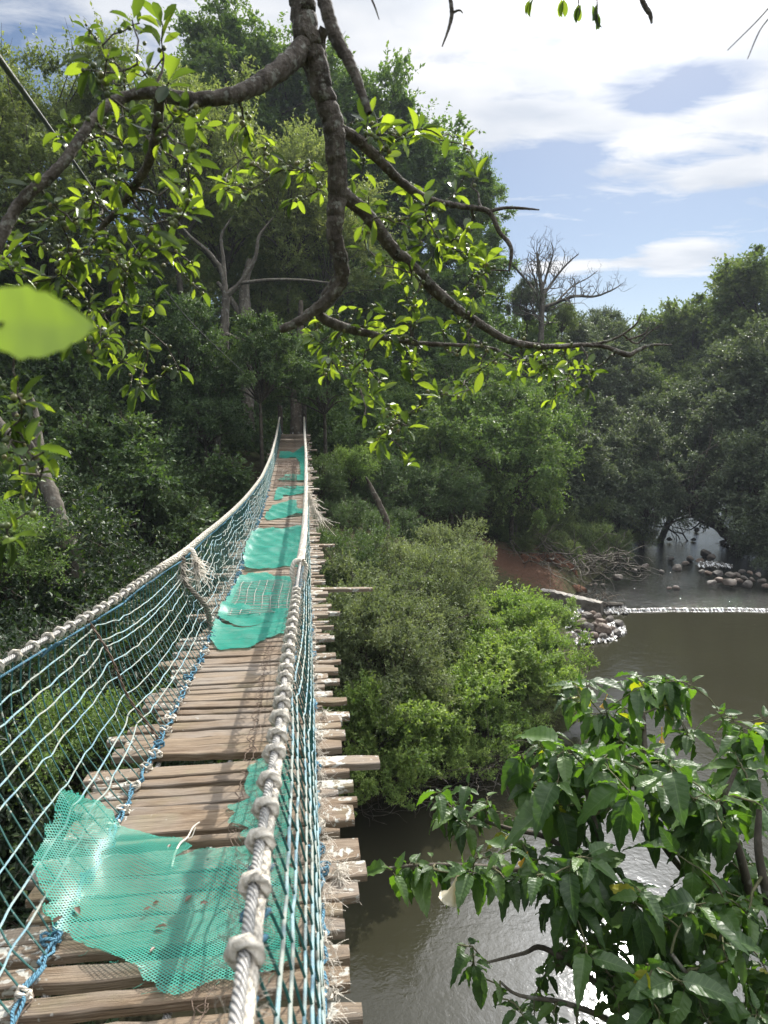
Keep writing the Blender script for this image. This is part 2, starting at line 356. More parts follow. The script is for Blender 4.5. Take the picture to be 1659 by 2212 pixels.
def netting(dens, base):
    m, t = new_mat('green_shade_netting')
    uv = t.n('ShaderNodeUVMap').outputs[0]; sp = t.n('ShaderNodeSeparateXYZ'); t.l(uv, sp.inputs[0])
    k = 1/0.0105
    a = t.math('MULTIPLY', t.math('ADD', sp.outputs[0], t.math('MULTIPLY', sp.outputs[1], .8)), k)
    b_ = t.math('MULTIPLY', t.math('SUBTRACT', sp.outputs[0], t.math('MULTIPLY', sp.outputs[1], .8)), k)
    fa = t.math('ABSOLUTE', t.math('SUBTRACT', t.math('FRACT', a), .5)); fb = t.math('ABSOLUTE', t.math('SUBTRACT', t.math('FRACT', b_), .5))
    hole = t.math('LESS_THAN', t.math('MAXIMUM', fa, fb), dens)
    tcn = t.n('ShaderNodeTexCoord'); n = t.noise(tcn.outputs['Object'], 6, 5, .65)
    col = t.mix(t.math('MULTIPLY', t.math('SUBTRACT', n, .5), 2.4, clamp=True), base, (.2, .42, .34))
    dr = t.math('MULTIPLY', t.math('SUBTRACT', t.noise(tcn.outputs['Object'], 2.3, 5, .7), .58), 5, clamp=True)
    col = t.mix(t.math('MULTIPLY', dr, .6), col, (.1, .13, .09))
    b = t.n('ShaderNodeBsdfPrincipled'); b.inputs['Roughness'].default_value = .4; t.l(col, b.inputs['Base Color'])
    tr = t.n('ShaderNodeBsdfTranslucent'); t.l(col, tr.inputs[0])
    m1 = t.n('ShaderNodeMixShader'); m1.inputs[0].default_value = .35; t.l(b.outputs[0], m1.inputs[1]); t.l(tr.outputs[0], m1.inputs[2])
    tp = t.n('ShaderNodeBsdfTransparent'); m2 = t.n('ShaderNodeMixShader'); t.l(hole, m2.inputs[0]); t.l(m1.outputs[0], m2.inputs[1]); t.l(tp.outputs[0], m2.inputs[2])
    o = t.n('ShaderNodeOutputMaterial'); t.l(m2.outputs[0], o.inputs[0]); return m
M['net_open'] = netting(.33, (.05, .37, .28)); M['net_dense'] = netting(.22, (.025, .34, .25))
def water_b(rough, b1, b2, base):
    def f(t, b):
        tcn = t.n('ShaderNodeTexCoord'); v = tcn.outputs['Object']
        n1 = t.noise(t.mapping(v, (1, 1.2, 1)), 3.2, 4, .55, .4); n2 = t.noise(v, 14, 3, .6, .3); ln = t.noise(v, .35, 2)
        h = t.math('MULTIPLY', t.math('ADD', t.math('MULTIPLY', n1, b1), t.math('MULTIPLY', n2, b2)), t.math('ADD', .35, ln))
        silt = t.noise(v, .5, 4, .6)
        vo = t.n('ShaderNodeTexVoronoi'); vo.inputs['Scale'].default_value = 6; t.l(v, vo.inputs['Vector'])
        thr = t.math('MULTIPLY', t.math('SUBTRACT', t.noise(v, .9, 3), .38), .09)
        fl = t.math('LESS_THAN', vo.outputs['Distance'], thr)
        if b1 > .01:      # white flecks: foam plus water sparkles painted into the colour, denser near the weir
            spy = t.n('ShaderNodeSeparateXYZ'); t.l(v, spy.inputs[0])
            near = t.math('SUBTRACT', 1.0, t.math('MULTIPLY', t.math('SUBTRACT', spy.outputs[1], 20.6), .45), clamp=True)
            fn = t.noise(t.mapping(v, (1, 2.4, 1)), 9, 4, .7)
            fl2 = t.math('MULTIPLY', t.math('SUBTRACT', t.math('ADD', fn, t.math('MULTIPLY', near, .07)), .69), 22, clamp=True)
            fl = t.math('MAXIMUM', fl, fl2)
        col = t.mix(silt, base, tuple(1.35*x for x in base)); col = t.mix(fl, col, (.45, .43, .36))
        S(t, b, col=col, rough=rough, nor=t.bump(h, 1.0, 1.0)); b.inputs['IOR'].default_value = 1.333
    return f
M['water'] = simple('still_brown_water', water_b(.06, .006, .0026, (.022, .021, .013)))
M['water_up'] = simple('rippling_water', water_b(.05, .018, .016, (.009, .01, .008)))
def foam_b(t, b):
    tcn = t.n('ShaderNodeTexCoord'); n = t.noise(t.mapping(tcn.outputs['Object'], (5, 1.3, 1)), 3.0, 5, .7)
    f = t.math('MULTIPLY', t.math('SUBTRACT', n, .5), 9, clamp=True)
    S(t, b, col=t.mix(f, (.05, .045, .035), (.75, .76, .76)), rough=t.math('ADD', .15, t.math('MULTIPLY', f, .5)), nor=t.bump(n, 1, .05))
M['foam'] = simple('white_water', foam_b)
def ground_b(t, b):
    tcn = t.n('ShaderNodeTexCoord'); v = tcn.outputs['Object']; n = t.noise(v, 1.6, 6, .65); n2 = t.noise(v, 14, 4, .6)
    col = t.ramp(n, [(.3, (.03, .024, .014)), (.5, (.05, .05, .022)), (.7, (.045, .065, .022))])
    sp = t.n('ShaderNodeSeparateXYZ'); t.l(v, sp.inputs[0])
    # bare red soil of the footpath above the weir
    cx = t.math('ADD', 6.2, t.math('MULTIPLY', t.math('SUBTRACT', sp.outputs[1], 24.0), .28))
    dd = t.math('ABSOLUTE', t.math('SUBTRACT', sp.outputs[0], t.math('ADD', cx, t.math('MULTIPLY', t.math('SUBTRACT', n, .5), 2.0))))
    pm = t.math('MULTIPLY', t.math('SUBTRACT', .4, dd), 3.0, clamp=True)
    pm = t.math('MULTIPLY', pm, t.math('MULTIPLY', t.math('GREATER_THAN', sp.outputs[1], 26.0), t.math('LESS_THAN', sp.outputs[1], 40.0)))
    col = t.mix(pm, col, t.mix(n2, (.13, .06, .032), (.22, .11, .065)))
    ex = t.math('SUBTRACT', sp.outputs[0], 4.6); ey = t.math('SUBTRACT', sp.outputs[1], 22.6)   # washed out soil behind the weir wall
    er = t.math('SQRT', t.math('ADD', t.math('MULTIPLY', ex, ex), t.math('MULTIPLY', t.math('MULTIPLY', ey, ey), .8)))
    rm = t.math('MULTIPLY', t.math('SUBTRACT', t.math('ADD', 1.6, t.math('MULTIPLY', t.math('SUBTRACT', n2, .5), 4)), er), 3, clamp=True)
    col = t.mix(rm, col, t.mix(n2, (.035, .02, .012), (.13, .07, .045)))
    S(t, b, col=col, rough=.95, spec=.1, nor=t.bump(t.math('ADD', n, t.math('MULTIPLY', n2, .4)), 1, .12))
M['ground'] = simple('forest_floor', ground_b)
def red_b(t, b):
    tcn = t.n('ShaderNodeTexCoord'); n = t.noise(tcn.outputs['Object'], 3, 6, .65); n2 = t.noise(tcn.outputs['Object'], 18, 4, .6)
    S(t, b, col=t.ramp(n, [(.3, (.04, .02, .012)), (.5, (.105, .05, .029)), (.7, (.2, .115, .072))]), rough=.95, spec=.1, nor=t.bump(t.math('ADD', n, n2), 1, .08))
M['red'] = simple('red_soil', red_b)
def rock_b(t, b):
    tcn = t.n('ShaderNodeTexCoord'); oi = t.n('ShaderNodeObjectInfo'); n = t.noise(tcn.outputs['Object'], 5, 6, .65); n2 = t.noise(tcn.outputs['Object'], 30, 4, .6)
    c = t.ramp(oi.outputs['Random'], [(.0, (.09, .08, .07)), (.4, (.17, .14, .11)), (.7, (.24, .15, .1)), (1, (.2, .19, .17))])
    S(t, b, col=t.mix(t.math('MULTIPLY', n, .9), c, (.07, .06, .05)), rough=.6, nor=t.bump(t.math('ADD', n, t.math('MULTIPLY', n2, .4)), 1, .04))
M['rock'] = simple('river_rock', rock_b)
def conc_b(t, b):
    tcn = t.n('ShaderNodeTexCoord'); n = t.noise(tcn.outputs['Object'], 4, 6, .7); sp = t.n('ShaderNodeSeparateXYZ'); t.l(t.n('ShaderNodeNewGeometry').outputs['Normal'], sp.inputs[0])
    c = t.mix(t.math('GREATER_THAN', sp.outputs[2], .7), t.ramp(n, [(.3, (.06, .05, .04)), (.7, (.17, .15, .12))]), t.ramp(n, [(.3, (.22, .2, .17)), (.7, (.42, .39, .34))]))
    S(t, b, col=c, rough=.85, nor=t.bump(n, 1, .05))
M['concrete'] = simple('old_concrete', conc_b)
M['petal'] = leaf_mat('pale_petal', [(0, (.6, .55, .42)), (1, (.75, .7, .55))], .4, (1.1, 1.05, .9))
M['yellow_petal'] = leaf_mat('yellow_petal', [(0, (.5, .34, .04)), (1, (.6, .45, .08))], .4, (1.2, 1.0, .5))
M['dry'] = leaf_mat('dry_leaf', [(0, (.05, .03, .02)), (1, (.16, .1, .06))], .2, (1.2, 1, .6))

# ------------------------------------------------------------------ terrain and river
NB = np.array([(-60, 9), (-15, 9), (-.6, 9.8), (.4, 10.3), (2.1, 11.0), (3.8, 12.8), (4.6, 15.5), (5.1, 18.0), (5.3, 20.2), (6.6, 22.6), (9.6, 27.6), (14.6, 38), (19, 50), (27, 75), (60, 130)], float)
SB = np.array([(-60, 1.2), (-15, 1.2), (0, 2.2), (5, 3.0), (10, 4.0), (19, 9), (21, 18), (17, 27), (17.5, 31), (21.8, 42), (27, 55), (36, 78), (66, 125)], float)
RIV = np.vstack([NB, SB[::-1]])
def in_poly(x, y, poly):
    c = np.zeros(x.shape, bool); j = len(poly)-1
    for i in range(len(poly)):
        xi, yi = poly[i]; xj, yj = poly[j]
        c ^= ((yi > y) != (yj > y)) & (x < (xj-xi)*(y-yi)/((yj-yi) if yj != yi else 1e-9)+xi); j = i
    return c
def dist_poly(x, y, pl):
    best = np.full(x.shape, 1e9)
    for (ax, ay), (bx, by) in zip(pl[:-1], pl[1:]):
        ex, ey = bx-ax, by-ay; t = np.clip(((x-ax)*ex+(y-ay)*ey)/(ex*ex+ey*ey), 0, 1)
        best = np.minimum(best, np.hypot(x-ax-t*ex, y-ay-t*ey))
    return best
def ground_z(x, y):
    x = np.asarray(x, float); y = np.asarray(y, float)
    d = np.minimum(dist_poly(x, y, NB), dist_poly(x, y, SB)); ins = in_poly(x, y, RIV)
    h = 1.0*(1-np.exp(-d/.7))+10*(1-np.exp(-np.maximum(0, d-2)*.62/10))+.25*np.sin(x*.9+1.3)*np.sin(y*.8)*np.minimum(1, d/3)+.09*np.sin(x*3.1)*np.sin(y*2.7+x)
    return np.where(ins, -6.0-np.minimum(.9, d*.5), -6.05+h)
gx = np.concatenate([np.linspace(-400, -40, 14)[:-1], np.linspace(-40, 45, 200), np.linspace(45, 400, 14)[1:]])
gy = np.concatenate([np.linspace(-60, -6, 8)[:-1], np.linspace(-6, 90, 220), np.linspace(90, 600, 14)[1:]])
GX, GY = np.meshgrid(gx, gy, indexing='ij'); GZ = ground_z(GX, GY)
a, b = len(gx), len(gy); i, j = np.meshgrid(np.arange(a-1), np.arange(b-1), indexing='ij'); q = (i*b+j).ravel()
tag(mk('ground', np.stack([GX, GY, GZ], -1).reshape(-1, 3), np.stack([q, q+b, q+b+1, q+1], 1), M['ground']), kind='structure')
WY = 20.55
def sheet(name, x0, x1, y0, y1, z, mat):
    return tag(mk(name, np.array([[x0, y0, z], [x1, y0, z], [x1, y1, z], [x0, y1, z]], float), np.array([[0, 1, 2, 3]]), mat), kind='structure')
sheet('river_pool', -60, 60, -4, WY+.1, -6.0, M['water'])
sheet('upstream_river', 4.5, 80, WY+.12, 140, -5.94, M['water_up'])
# foaming weir lip: a thin curved sheet of falling water
rng = np.random.default_rng(3)
nx = 160; xs = np.linspace(5.6, 22, nx); prof = [(.15, -5.938), (.08, -5.935), (.03, -5.94), (.0, -5.96), (-.02, -5.985), (-.05, -5.992), (-.1, -5.997)]
V = []
for k, (dy_, z_) in enumerate(prof):
    V.append(np.stack([xs, WY+dy_+.05*np.sin(xs*.8)+.03*np.sin(xs*3)+rng.normal(0, .012, nx), np.full(nx, z_)], 1))
V = np.vstack(V); F = np.array([[k*nx+i, k*nx+i+1, (k+1)*nx+i+1, (k+1)*nx+i] for k in range(len(prof)-1) for i in range(nx-1)])
tag(mk('weir_foam', V, F, M['foam']), kind='structure')

# ------------------------------------------------------------------ bridge geometry functions
tabZ = np.array([1.2, 1.85, 2.5, 3.06, 4.08, 5.1, 6.6, 8.0, 10.3, 14.5, 19.3, 21.5])
tabz = np.array([-1.40, -1.415, -1.46, -1.50, -1.58, -1.63, -1.67, -1.64, -1.58, -1.33, -.79, -.50])
tabYc = -(tabz+tabZ*SP)/CP; tabY = tabZ*CP-tabYc*SP
pf = np.polyfit(tabY, tabz, 4)
def deck_z(Y): return np.polyval(pf, np.clip(Y, 0, 22))
def Zof(Y, z): return Y*CP-z*SP
def cen_x(Y): return -.316-.118*Zof(Y, deck_z(Y))
BD = nrm(np.array([cen_x(20.)-cen_x(3.), 17.0])); BP = np.array([BD[1], -BD[0]])   # along, across(right)
def bp(Y, t, h=0.0):
    """bridge point: Y of the centre line, t metres across, h above the planks"""
    Y = np.asarray(Y, float); t = np.asarray(t, float)
    return np.stack(np.broadcast_arrays(cen_x(Y)+BP[0]*t, Y+BP[1]*t, deck_z(Y)+h), -1)
def mat_h(t):
    sp_ = lambda x: np.log1p(np.exp(np.clip(x*28, -30, 30)))/28
    return sp_(-np.asarray(t)-.35)*1.15+sp_(np.asarray(t)-.35)*.9
def on_deck(px, py):
    d = P(px, py, 1.0)
    lo, hi = .8, 26.
    for Z in np.linspace(.8, 25, 700):
        p = d*Z; t = (p[0]-cen_x(p[1]))*BP[0]
        t = t; Yc = p[1]-BP[1]*t
        if p[2] < deck_z(Yc)+mat_h(t): return Yc, t
    return Yc, t
def hrail(Y): return np.interp(Y, [0.5, 2, 4, 8, 14, 20], [.66, .65, .62, .54, .50, .48])
def rope_from(px):
    out = []
    for (x, y) in px:
        d = P(x, y, 1.0)
        for Z in np.linspace(.5, 24, 3000):
            p = d*Z
            if abs(p[2]-(deck_z(p[1])+hrail(p[1]))) < .02 and (len(out) == 0 or p[1] > out[-1][1]+.02):
                # refine to best
                Zs = np.linspace(Z, Z+.4, 80); pp = d[None]*Zs[:, None]; e = np.abs(pp[:, 2]-(deck_z(pp[:, 1])+hrail(pp[:, 1])))
                out.append(pp[np.argmin(e)]); break
    return np.array(out)
RR = rope_from([(500, 2300), (515, 2212), (537, 1958), (550, 1858), (570, 1758), (595, 1633), (607, 1518), (620, 1431), (627, 1371), (637, 1306), (642, 1256), (650, 1206), (657, 1156), (661, 1056), (661, 981), (657, 920)])
LR = rope_from([(0, 1431), (50, 1406), (130, 1363), (225, 1311), (320, 1243), (395, 1196), (440, 1156), (500, 1106), (530, 1076), (565, 1031), (585, 986), (597, 941), (602, 910)])
print('RR', RR.round(2).tolist()); print('LR', LR.round(2).tolist())
def smooth_rope(Rp, y0):
    Y = Rp[:, 1]; T = (Rp[:, 0]-cen_x(Y)); c = np.polyfit(Y, T, 3)
    def f(y): 
        y = np.asarray(y, float)
        return np.stack([cen_x(y)+np.polyval(c, np.clip(y, Y[0], Y[-1])), y, deck_z(y)+hrail(y)], -1)
    return f
ropeR = smooth_rope(RR, .4); ropeL = smooth_rope(LR, .4)
def ropeR2(y):
    y = np.asarray(y, float); X = np.interp(y, RR[:, 1], RR[:, 0]-cen_x(RR[:, 1]))
    k = np.stack([np.interp(y+d_, RR[:, 1], RR[:, 0]-cen_x(RR[:, 1])) for d_ in (-.3, -.15, 0, .15, .3)]).mean(0)
    return np.stack([cen_x(y)+k, y, deck_z(y)+hrail(y)], -1)
def ropeL2(y):
    y = np.asarray(y, float)
    k = np.stack([np.interp(y+d_, LR[:, 1], LR[:, 0]-cen_x(LR[:, 1])) for d_ in (-.3, -.15, 0, .15, .3)]).mean(0)
    return np.stack([cen_x(y)+k, y, deck_z(y)+hrail(y)], -1)
YEND = 21.3
bridge = thing('suspension_bridge', 'narrow rope bridge of weathered planks with net sides sagging towards the forest', 'bridge', tuple(bp(1.0, 0)))
bridge.location = (0, 0, 0)
random.seed(5); rs = np.random.RandomState(7)
# planks: (Y0, width, t_left, t_right, skew)
def plank_mesh(Yc, wd, tl, tr, skew, thick, roll, lift, seed):
    r = np.random.RandomState(seed); n = 15; ts = np.linspace(tl, tr, n)
    rows = []
    warp = .004*np.sin(ts*3+r.rand()*6)+r.normal(0, .0012, n)
    e1 = -wd/2+r.normal(0, .0022, n)+.004*np.sin(ts*4+r.rand()*6); e2 = wd/2+r.normal(0, .0022, n)+.004*np.sin(ts*4+r.rand()*6)
    e1[0] += r.uniform(0, .012); e2[-1] -= r.uniform(0, .02); e2[0] -= r.uniform(0, .015); e1[-1] += r.uniform(0, .012)
    b_ = .004
    for (dy_, dz_) in ((e1, -thick), (e1, -b_), (e1+b_, 0*e1), (e1*.35+e2*.65-.01, 0*e1+.0005), (e2-b_, 0*e1), (e2, -b_), (e2, -thick)):
        Y = Yc+dy_; hh = warp+lift+roll*dy_+np.broadcast_to(dz_, (n,))
        p = bp(Yc, ts, 0); sl = (deck_z(Yc+.05)-deck_z(Yc-.05))/.1
        p = p+np.stack([BD[0]*(dy_+skew*ts), BD[1]*(dy_+skew*ts), sl*dy_+hh], -1)
        rows.append(p)
    V = np.vstack(rows); k = len(rows)
    ys = [0, .03, .034, .07, .1, .105, .14]
    UV = np.vstack([np.stack([ts+r.uniform(-.01, .01), np.full(n, y_)+seed*.37], 1) for y_ in ys])
    F = [[a_*n+i, a_*n+i+1, ((a_+1) % k)*n+i+1, ((a_+1) % k)*n+i] for a_ in range(k) for i in range(n-1)]
    F = np.array(F)[:, ::-1]
    cap0 = np.array([[a_*n for a_ in range(k)]]); cap1 = np.array([[a_*n+n-1 for a_ in range(k)][::-1]])
    return V, [F, np.vstack([cap0, cap1])], UV
spec = [(2200, 2140, 795), (2128, 2078, 767), (2068, 2015, 766), (2008, 1968, 755), (1963, 1930, 748), (1926, 1886, 789), (1882, 1841, 811), (1838, 1790, 793), (1785, 1764, 745), (1758, 1720, 780), (1716, 1696, 789), (1694, 1679, 740), (1677, 1658, 780), (1653, 1640, 771), (1637, 1611, 850)]
planks = []; Ylast = .7
def Yat(px, py): return on_deck(px, py)[0]
first = Yat(700, 2200)
y = .35
while y < first-.12:
    wd = .1; planks.append((y+wd/2, wd, -.57, .5+rs.uniform(-.03, .05), 0)); y += wd+.015
for (yb, yt, xr) in spec:
    Y0, Y1 = Yat(700, yb), Yat(700, yt); Yc, t_ = on_deck(xr-12, (yb+yt)/2)
    p = P_plane(xr, (yb+yt)/2, float(deck_z(Yc))); tr = (p[0]-cen_x(Yc))*BP[0]
    tl = -.52+rs.uniform(-.07, .05) if xr != 850 else -.60
    planks.append(((Y0+Y1)/2, max(.035, (Y1-Y0)*.93), tl, tr, rs.uniform(-.01, .01)))
    y = Y1+.012
y += .09
while y < YEND:
    wd = rs.choice([.055, .06, .075, .085, .095]) if y < 8 else rs.uniform(.06, .11)
    tr = .46+rs.uniform(-.06, .1); tl = -.47+rs.uniform(-.12, .05)
    if rs.rand() < .06: tr += .12
    if rs.rand() < .1: tl -= .12
    if rs.rand() < .04 and y > 8.5: y += .05
    planks.append((y+wd/2, wd, tl, tr, rs.uniform(-.045, .045))); y += wd+rs.choice([.012, .018, .026, .04])
# planks that stick far out beyond the others
for target, tr in ((5.55, .62), (6.35, .98), (8.6, .72), (11.0, .68)):
    k = int(np.argmin([abs(p_[0]-target) for p_ in planks])); a_ = planks[k]; planks[k] = (a_[0], max(a_[1], .075), a_[2], tr, -.02)
acc = Acc()
for k, (Yc, wd, tl, tr, sk) in enumerate(planks):
    th = rs.uniform(.022, .034); V, F, U = plank_mesh(Yc, wd, tl, tr, sk, th, rs.uniform(-.06, .06), rs.uniform(-.004, .004), k)
    rv = rs.rand()
    if k >= 100: acc.add(V, F, U, rv)
    else: mk('plank', V, F, M['wood'], bridge, U, np.full(len(V), rv), smooth=False)
o = acc.build('distant_planks', M['wood'], bridge, smooth=False); o['kind'] = 'stuff'; o['label'] = 'farther planks of the walkway up to the forest'
print('planks', len(planks))
# bearer cables under the planks
ys = np.linspace(.2, YEND+.6, 80)
for t_ in (-.34, -.02, .36):
    a_ = Acc(); a_.tube(bp(ys, t_, -.045), .011, 8); a_.build('bearer_cable', M['steel'], bridge)
# twisted tie wire along the walkway
a_ = Acc()
for t0 in (.06, .085, -.36):
    yy = np.arange(1.0, YEND, .02); zz = .004+.003*np.sin(yy*55); a_.tube(bp(yy, t0+.012*np.sin(yy*23+t0*40)+.006*np.sin(yy*71), zz), .0016, 4)
for yy in np.arange(1.1, 12, .115):
    ph = np.linspace(0, 2*np.pi, 9); c = bp(yy, .072, .004)
    a_.tube(c+np.stack([.016*np.cos(ph)+rs.normal(0, .003, 9), .012*np.sin(ph), .004+.004*np.sin(ph*2)], 1), .0015, 4)
a_.build('tie_wire', M['rust'], bridge)

def framed(path):
    T = nrm(np.gradient(path, axis=0)); up = np.array([0, 0, 1.0]); Rt = nrm(np.cross(T, up)); Up = np.cross(Rt, T); return T, Rt, Up
def rail(side):
    f = ropeR2 if side > 0 else ropeL2
    y0 = .25; ys = np.linspace(y0, YEND+.35, 500); path = f(ys)
    a_ = Acc(); a_.tube(path, .009, 12); cab = a_.build('hand_cable', M['steel'], bridge)
    L = np.concatenate([[0], np.cumsum(np.linalg.norm(np.diff(path, axis=0), axis=1))])
    def at(s): return np.stack([np.interp(s, L, path[:, k]) for k in range(3)], -1)
    T, Rt, Up = framed(path)
    def fr(s): return nrm(np.stack([np.interp(s, L, Rt[:, k]) for k in range(3)], -1)), nrm(np.stack([np.interp(s, L, Up[:, k]) for k in range(3)], -1))
    Sof = lambda Y: np.interp(Y, path[:, 1], L)
    a_ = Acc(); rr = .0098 if side > 0 else .0083
    # segments of wrapping (Y from, Y to, pitch)
    segs = [(.3, 3.62, .115), (4.55, 21.4, .052)] if side > 0 else [(.3, 4.35, .1), (4.35, 21.4, .05)]
    for (Ya, Yb, pitch) in segs:
        s0, s1 = Sof(Ya), Sof(Yb); s = s0; ss = []; th = []; rad = []
        k = 0
        while s < s1:
            pt = pitch*(rs.uniform(.75, 1.35) if pitch > .08 else rs.uniform(.85, 1.15)); m = 18; u = np.linspace(0, 1, m, endpoint=False)
            if pitch > .08:
                prog = np.where(u < .55, u/.55, 1.0)                # loop round, then run along underneath
                sm = prog*prog*(3-2*prog); adv = np.where(u < .55, u*.25, .1375+(u-.55)/.45*.8625)
                ss.append(s+adv*pt); th.append(2*np.pi*(k+sm)); rad.append(.009+rr*.8+.0015*np.sin(np.pi*prog)+rs.normal(0, .0008, m))
            else:
                ss.append(s+u*pt); th.append(2*np.pi*(k+u)); rad.append(np.full(m, .009+rr*.8)+rs.normal(0, .0008, m))
            s += pt; k += 1
        ss = np.concatenate(ss); th = np.concatenate(th)*(1 if side > 0 else -1)+(-.9 if side > 0 else -2.2); rad = np.concatenate(rad)
        c = at(ss); r_, u_ = fr(ss)
        a_.tube(c+r_*(rad*np.cos(th))[:, None]+u_*(rad*np.sin(th))[:, None], rr*(1 if pitch > .08 else 1.35)+rs.normal(0, .0007, len(ss)), 8)
    if side > 0:   # loose hanging end where the wrapping stops
        e = ropeR2(4.5)
        a_.tube(cat_rom([e+[0, 0, .03], e+[-.035, -.02, .02], e+[-.05, -.04, -.05], e+[-.03, -.05, -.13], e+[-.045, -.05, -.19]], 20), .017, 8)
        a_.tube(cat_rom([e+[.02, 0, .03], e+[.04, .02, -.02], e+[.03, .0, -.1], e+[.02, 0, -.16]], 20), .014, 8)
    else:
        e = ropeL2(5.15)
        a_.tube(cat_rom([e, e+[.05, -.02, .01], e+[.08, -.04, -.04], e+[.1, -.06, -.12]], 16), .017, 8)
    nh = 2600 if side > 0 else 1400                                # loose fuzz on the worn rope
    pr_ = path[(path[:, 1] > .5) & (path[:, 1] < 4.4)]; ctr = pr_[rs.randint(0, len(pr_), nh)]+rs.normal(0, .004, (nh, 3))
    dd_ = nrm(rs.normal(0, 1, (nh, 3))); 
    for c_, d_ in zip(ctr, dd_):
        d2_ = nrm(d_+rs.normal(0, .7, 3)); a_.tube(np.array([c_+d_*.024, c_+d_*.03+d2_*.004, c_+d_*.032+d2_*.012]), .00045, 3)
    a_.build('rope_wrapping', M['rope'], cab)
    # blue lashing cord looping from the cable to the net
    a_ = Acc(); s = Sof(.3); pts = []
    send = Sof(14)
    while s < send:
        pt = rs.uniform(.09, .15); m = 14; u = np.linspace(0, 1, m, endpoint=False); c = at(s+u*pt); r_, u_ = fr(s+u*pt)
        dr = rs.uniform(.025, .05); h = -.03-dr*np.sin(np.pi*u*2)**2*(.5+.5*np.sin(u*np.pi)); sd_ = .02*np.cos(2*np.pi*u*2)*rs.uniform(.6, 1.4)
        c = c+r_*sd_[:, None]+u_*h[:, None]; pts.append(c); s += pt
        if rs.rand() < .12: 
            s += rs.uniform(.1, .4)
    if pts: a_.tube(np.vstack(pts), .0042, 6)
    a_.build('lashing_cord', M['blue'], cab)
rail(1); rail(-1)

def net_side(side):
    f = ropeR2 if side > 0 else ropeL2; t0 = .36*side
    net = thing('side_net', None, None); net.parent = bridge
    del_keys = [k for k in net.keys()]
    for k in del_keys: del net[k]
    ys = np.arange(.45, YEND+.2, .072); nr = 8; n = len(ys)
    top = f(ys+(.16 if side < 0 else .04)); top[:, 2] -= .02; bot = bp(ys, t0, .012)
    vs = np.linspace(0, 1, nr+2)
    r = np.random.RandomState(11+side)
    G = np.zeros((n, nr+2, 3))
    bounds = [0, 2.95 if side < 0 else 2.2, 4.9, 6.3, 7.9, 9.6, 11.5, 13.5, 16, 18.5, 22]
    for k in range(nr+2):
        v = vs[k]*np.ones(n)
        if 0 < k < nr+1:
            for a0, b0 in zip(bounds[:-1], bounds[1:]):
                m = (ys >= a0) & (ys < b0); u = (ys[m]-a0)/(b0-a0)
                v[m] += .13*np.sin(np.pi*u)**.8*(1-vs[k]*.6)-.05+(.06*r.rand()-.03)
            v += np.where(ys > 5.5, .035, .008)*r.normal(0, 1, n)*np.where(r.rand(n) < .3, 1, .25)
            v = np.clip(v, .02, .985)
        bul = np.sin(np.pi*v)*.035*side
        vx = v**1.9 if side < 0 else v
        G[:, k] = top*(1-v)[:, None]+bot*v[:, None]; G[:, k, 0] = top[:, 0]*(1-vx)+bot[:, 0]*vx+(bul if side > 0 else -.2*bul*0); G[:, k, 1] += r.normal(0, .006, n)
    a_ = Acc()
    for i_ in range(n):
        p = G[i_]; 
        if ys[i_] > 12: a_.tube(p, .0028, 3)
        else: a_.tube(cat_rom(p, 19) if ys[i_] < 6 else p, .0028, 5 if ys[i_] < 6 else 4)
    a_.build('upright_cords', M['green_cord'], net)
    a_ = Acc()
    for k in range(1, nr+1):
        rad = .0031+r.rand()*.0007
        m1 = ys < 7
        a_.tube(cat_rom(G[m1][:, k], int(m1.sum()*2.5)), rad+0*r.rand(), 6); a_.tube(G[~m1][:, k], rad, 4)
    a_.build('lengthwise_cords', M['white_cord'], net)
    # knots at bottom tying the net to the planks
    a_ = Acc(); y = .9
    yy = np.arange(.6, 14, .03); jit = r.normal(0, .007, len(yy))
    for q_ in range(2):
        a_.tube(bp(yy, t0+.012*np.sin(yy*(31+9*q_)+q_)+jit*.8, .018+.008*np.sin(yy*47+q_*2)), .0048, 6)
    while y < 14:
        c = bp(y, t0+r.uniform(-.015, .015), .02); ph = np.linspace(0, 4*np.pi, 22); rad = r.uniform(.014, .026)
        pts = c+np.stack([rad*np.cos(ph)*(1.2), rad*.7*np.sin(ph), .012*np.sin(ph*1.5+r.rand()*6)+r.normal(0, .002, 22)], 1)
        kn = Acc(); kn.tube(pts, r.uniform(.004, .007), 6); kn.build('knot', M['rope'] if r.rand() < .65 else M['blue'], bridge)
        if r.rand() < .5:
            e = np.stack([np.linspace(0, r.uniform(-.05, .05), 7), np.linspace(0, r.uniform(-.05, .05), 7), .02*np.sin(np.linspace(0, 3, 7))], 1)
            a_.tube(c+e, .003, 5)
        y += r.uniform(.1, .2)
    a_.build('bottom_lashing', M['blue'], bridge)
net_side(1); net_side(-1)
# frayed rope fibres along the foot of the right net and at loose ends
def fibres(centers, n, ln, name, mat, rad=.0007, seed=1, down=.5, spread=1.0):
    r = np.random.RandomState(seed); a_ = Acc()
    for c in centers:
        for _ in range(n):
            d = nrm(r.normal(0, 1, 3)*spread+np.array([.35, 0, -down])); L_ = ln*r.uniform(.4, 1.2); k = np.linspace(0, 1, 6)[:, None]
            cv = r.normal(0, .55, 3)
            a_.tube(np.asarray(c)+r.normal(0, ln*.12, 3)+d*L_*k+(cv*L_)*k**2+np.array([0, 0, -.3*L_])*k**2, rad, 3)
    return a_.build(name, mat, bridge)
fibres([bp(y_, .37+rs.uniform(-.01, .03), .02+rs.uniform(0, .05)) for y_ in np.concatenate([np.arange(1.3, 3.2, .028), np.arange(3.2, 6, .1)])], 14, .03, 'frayed_fibres', M['fibre'], .0004, 3, .3, 1.0)
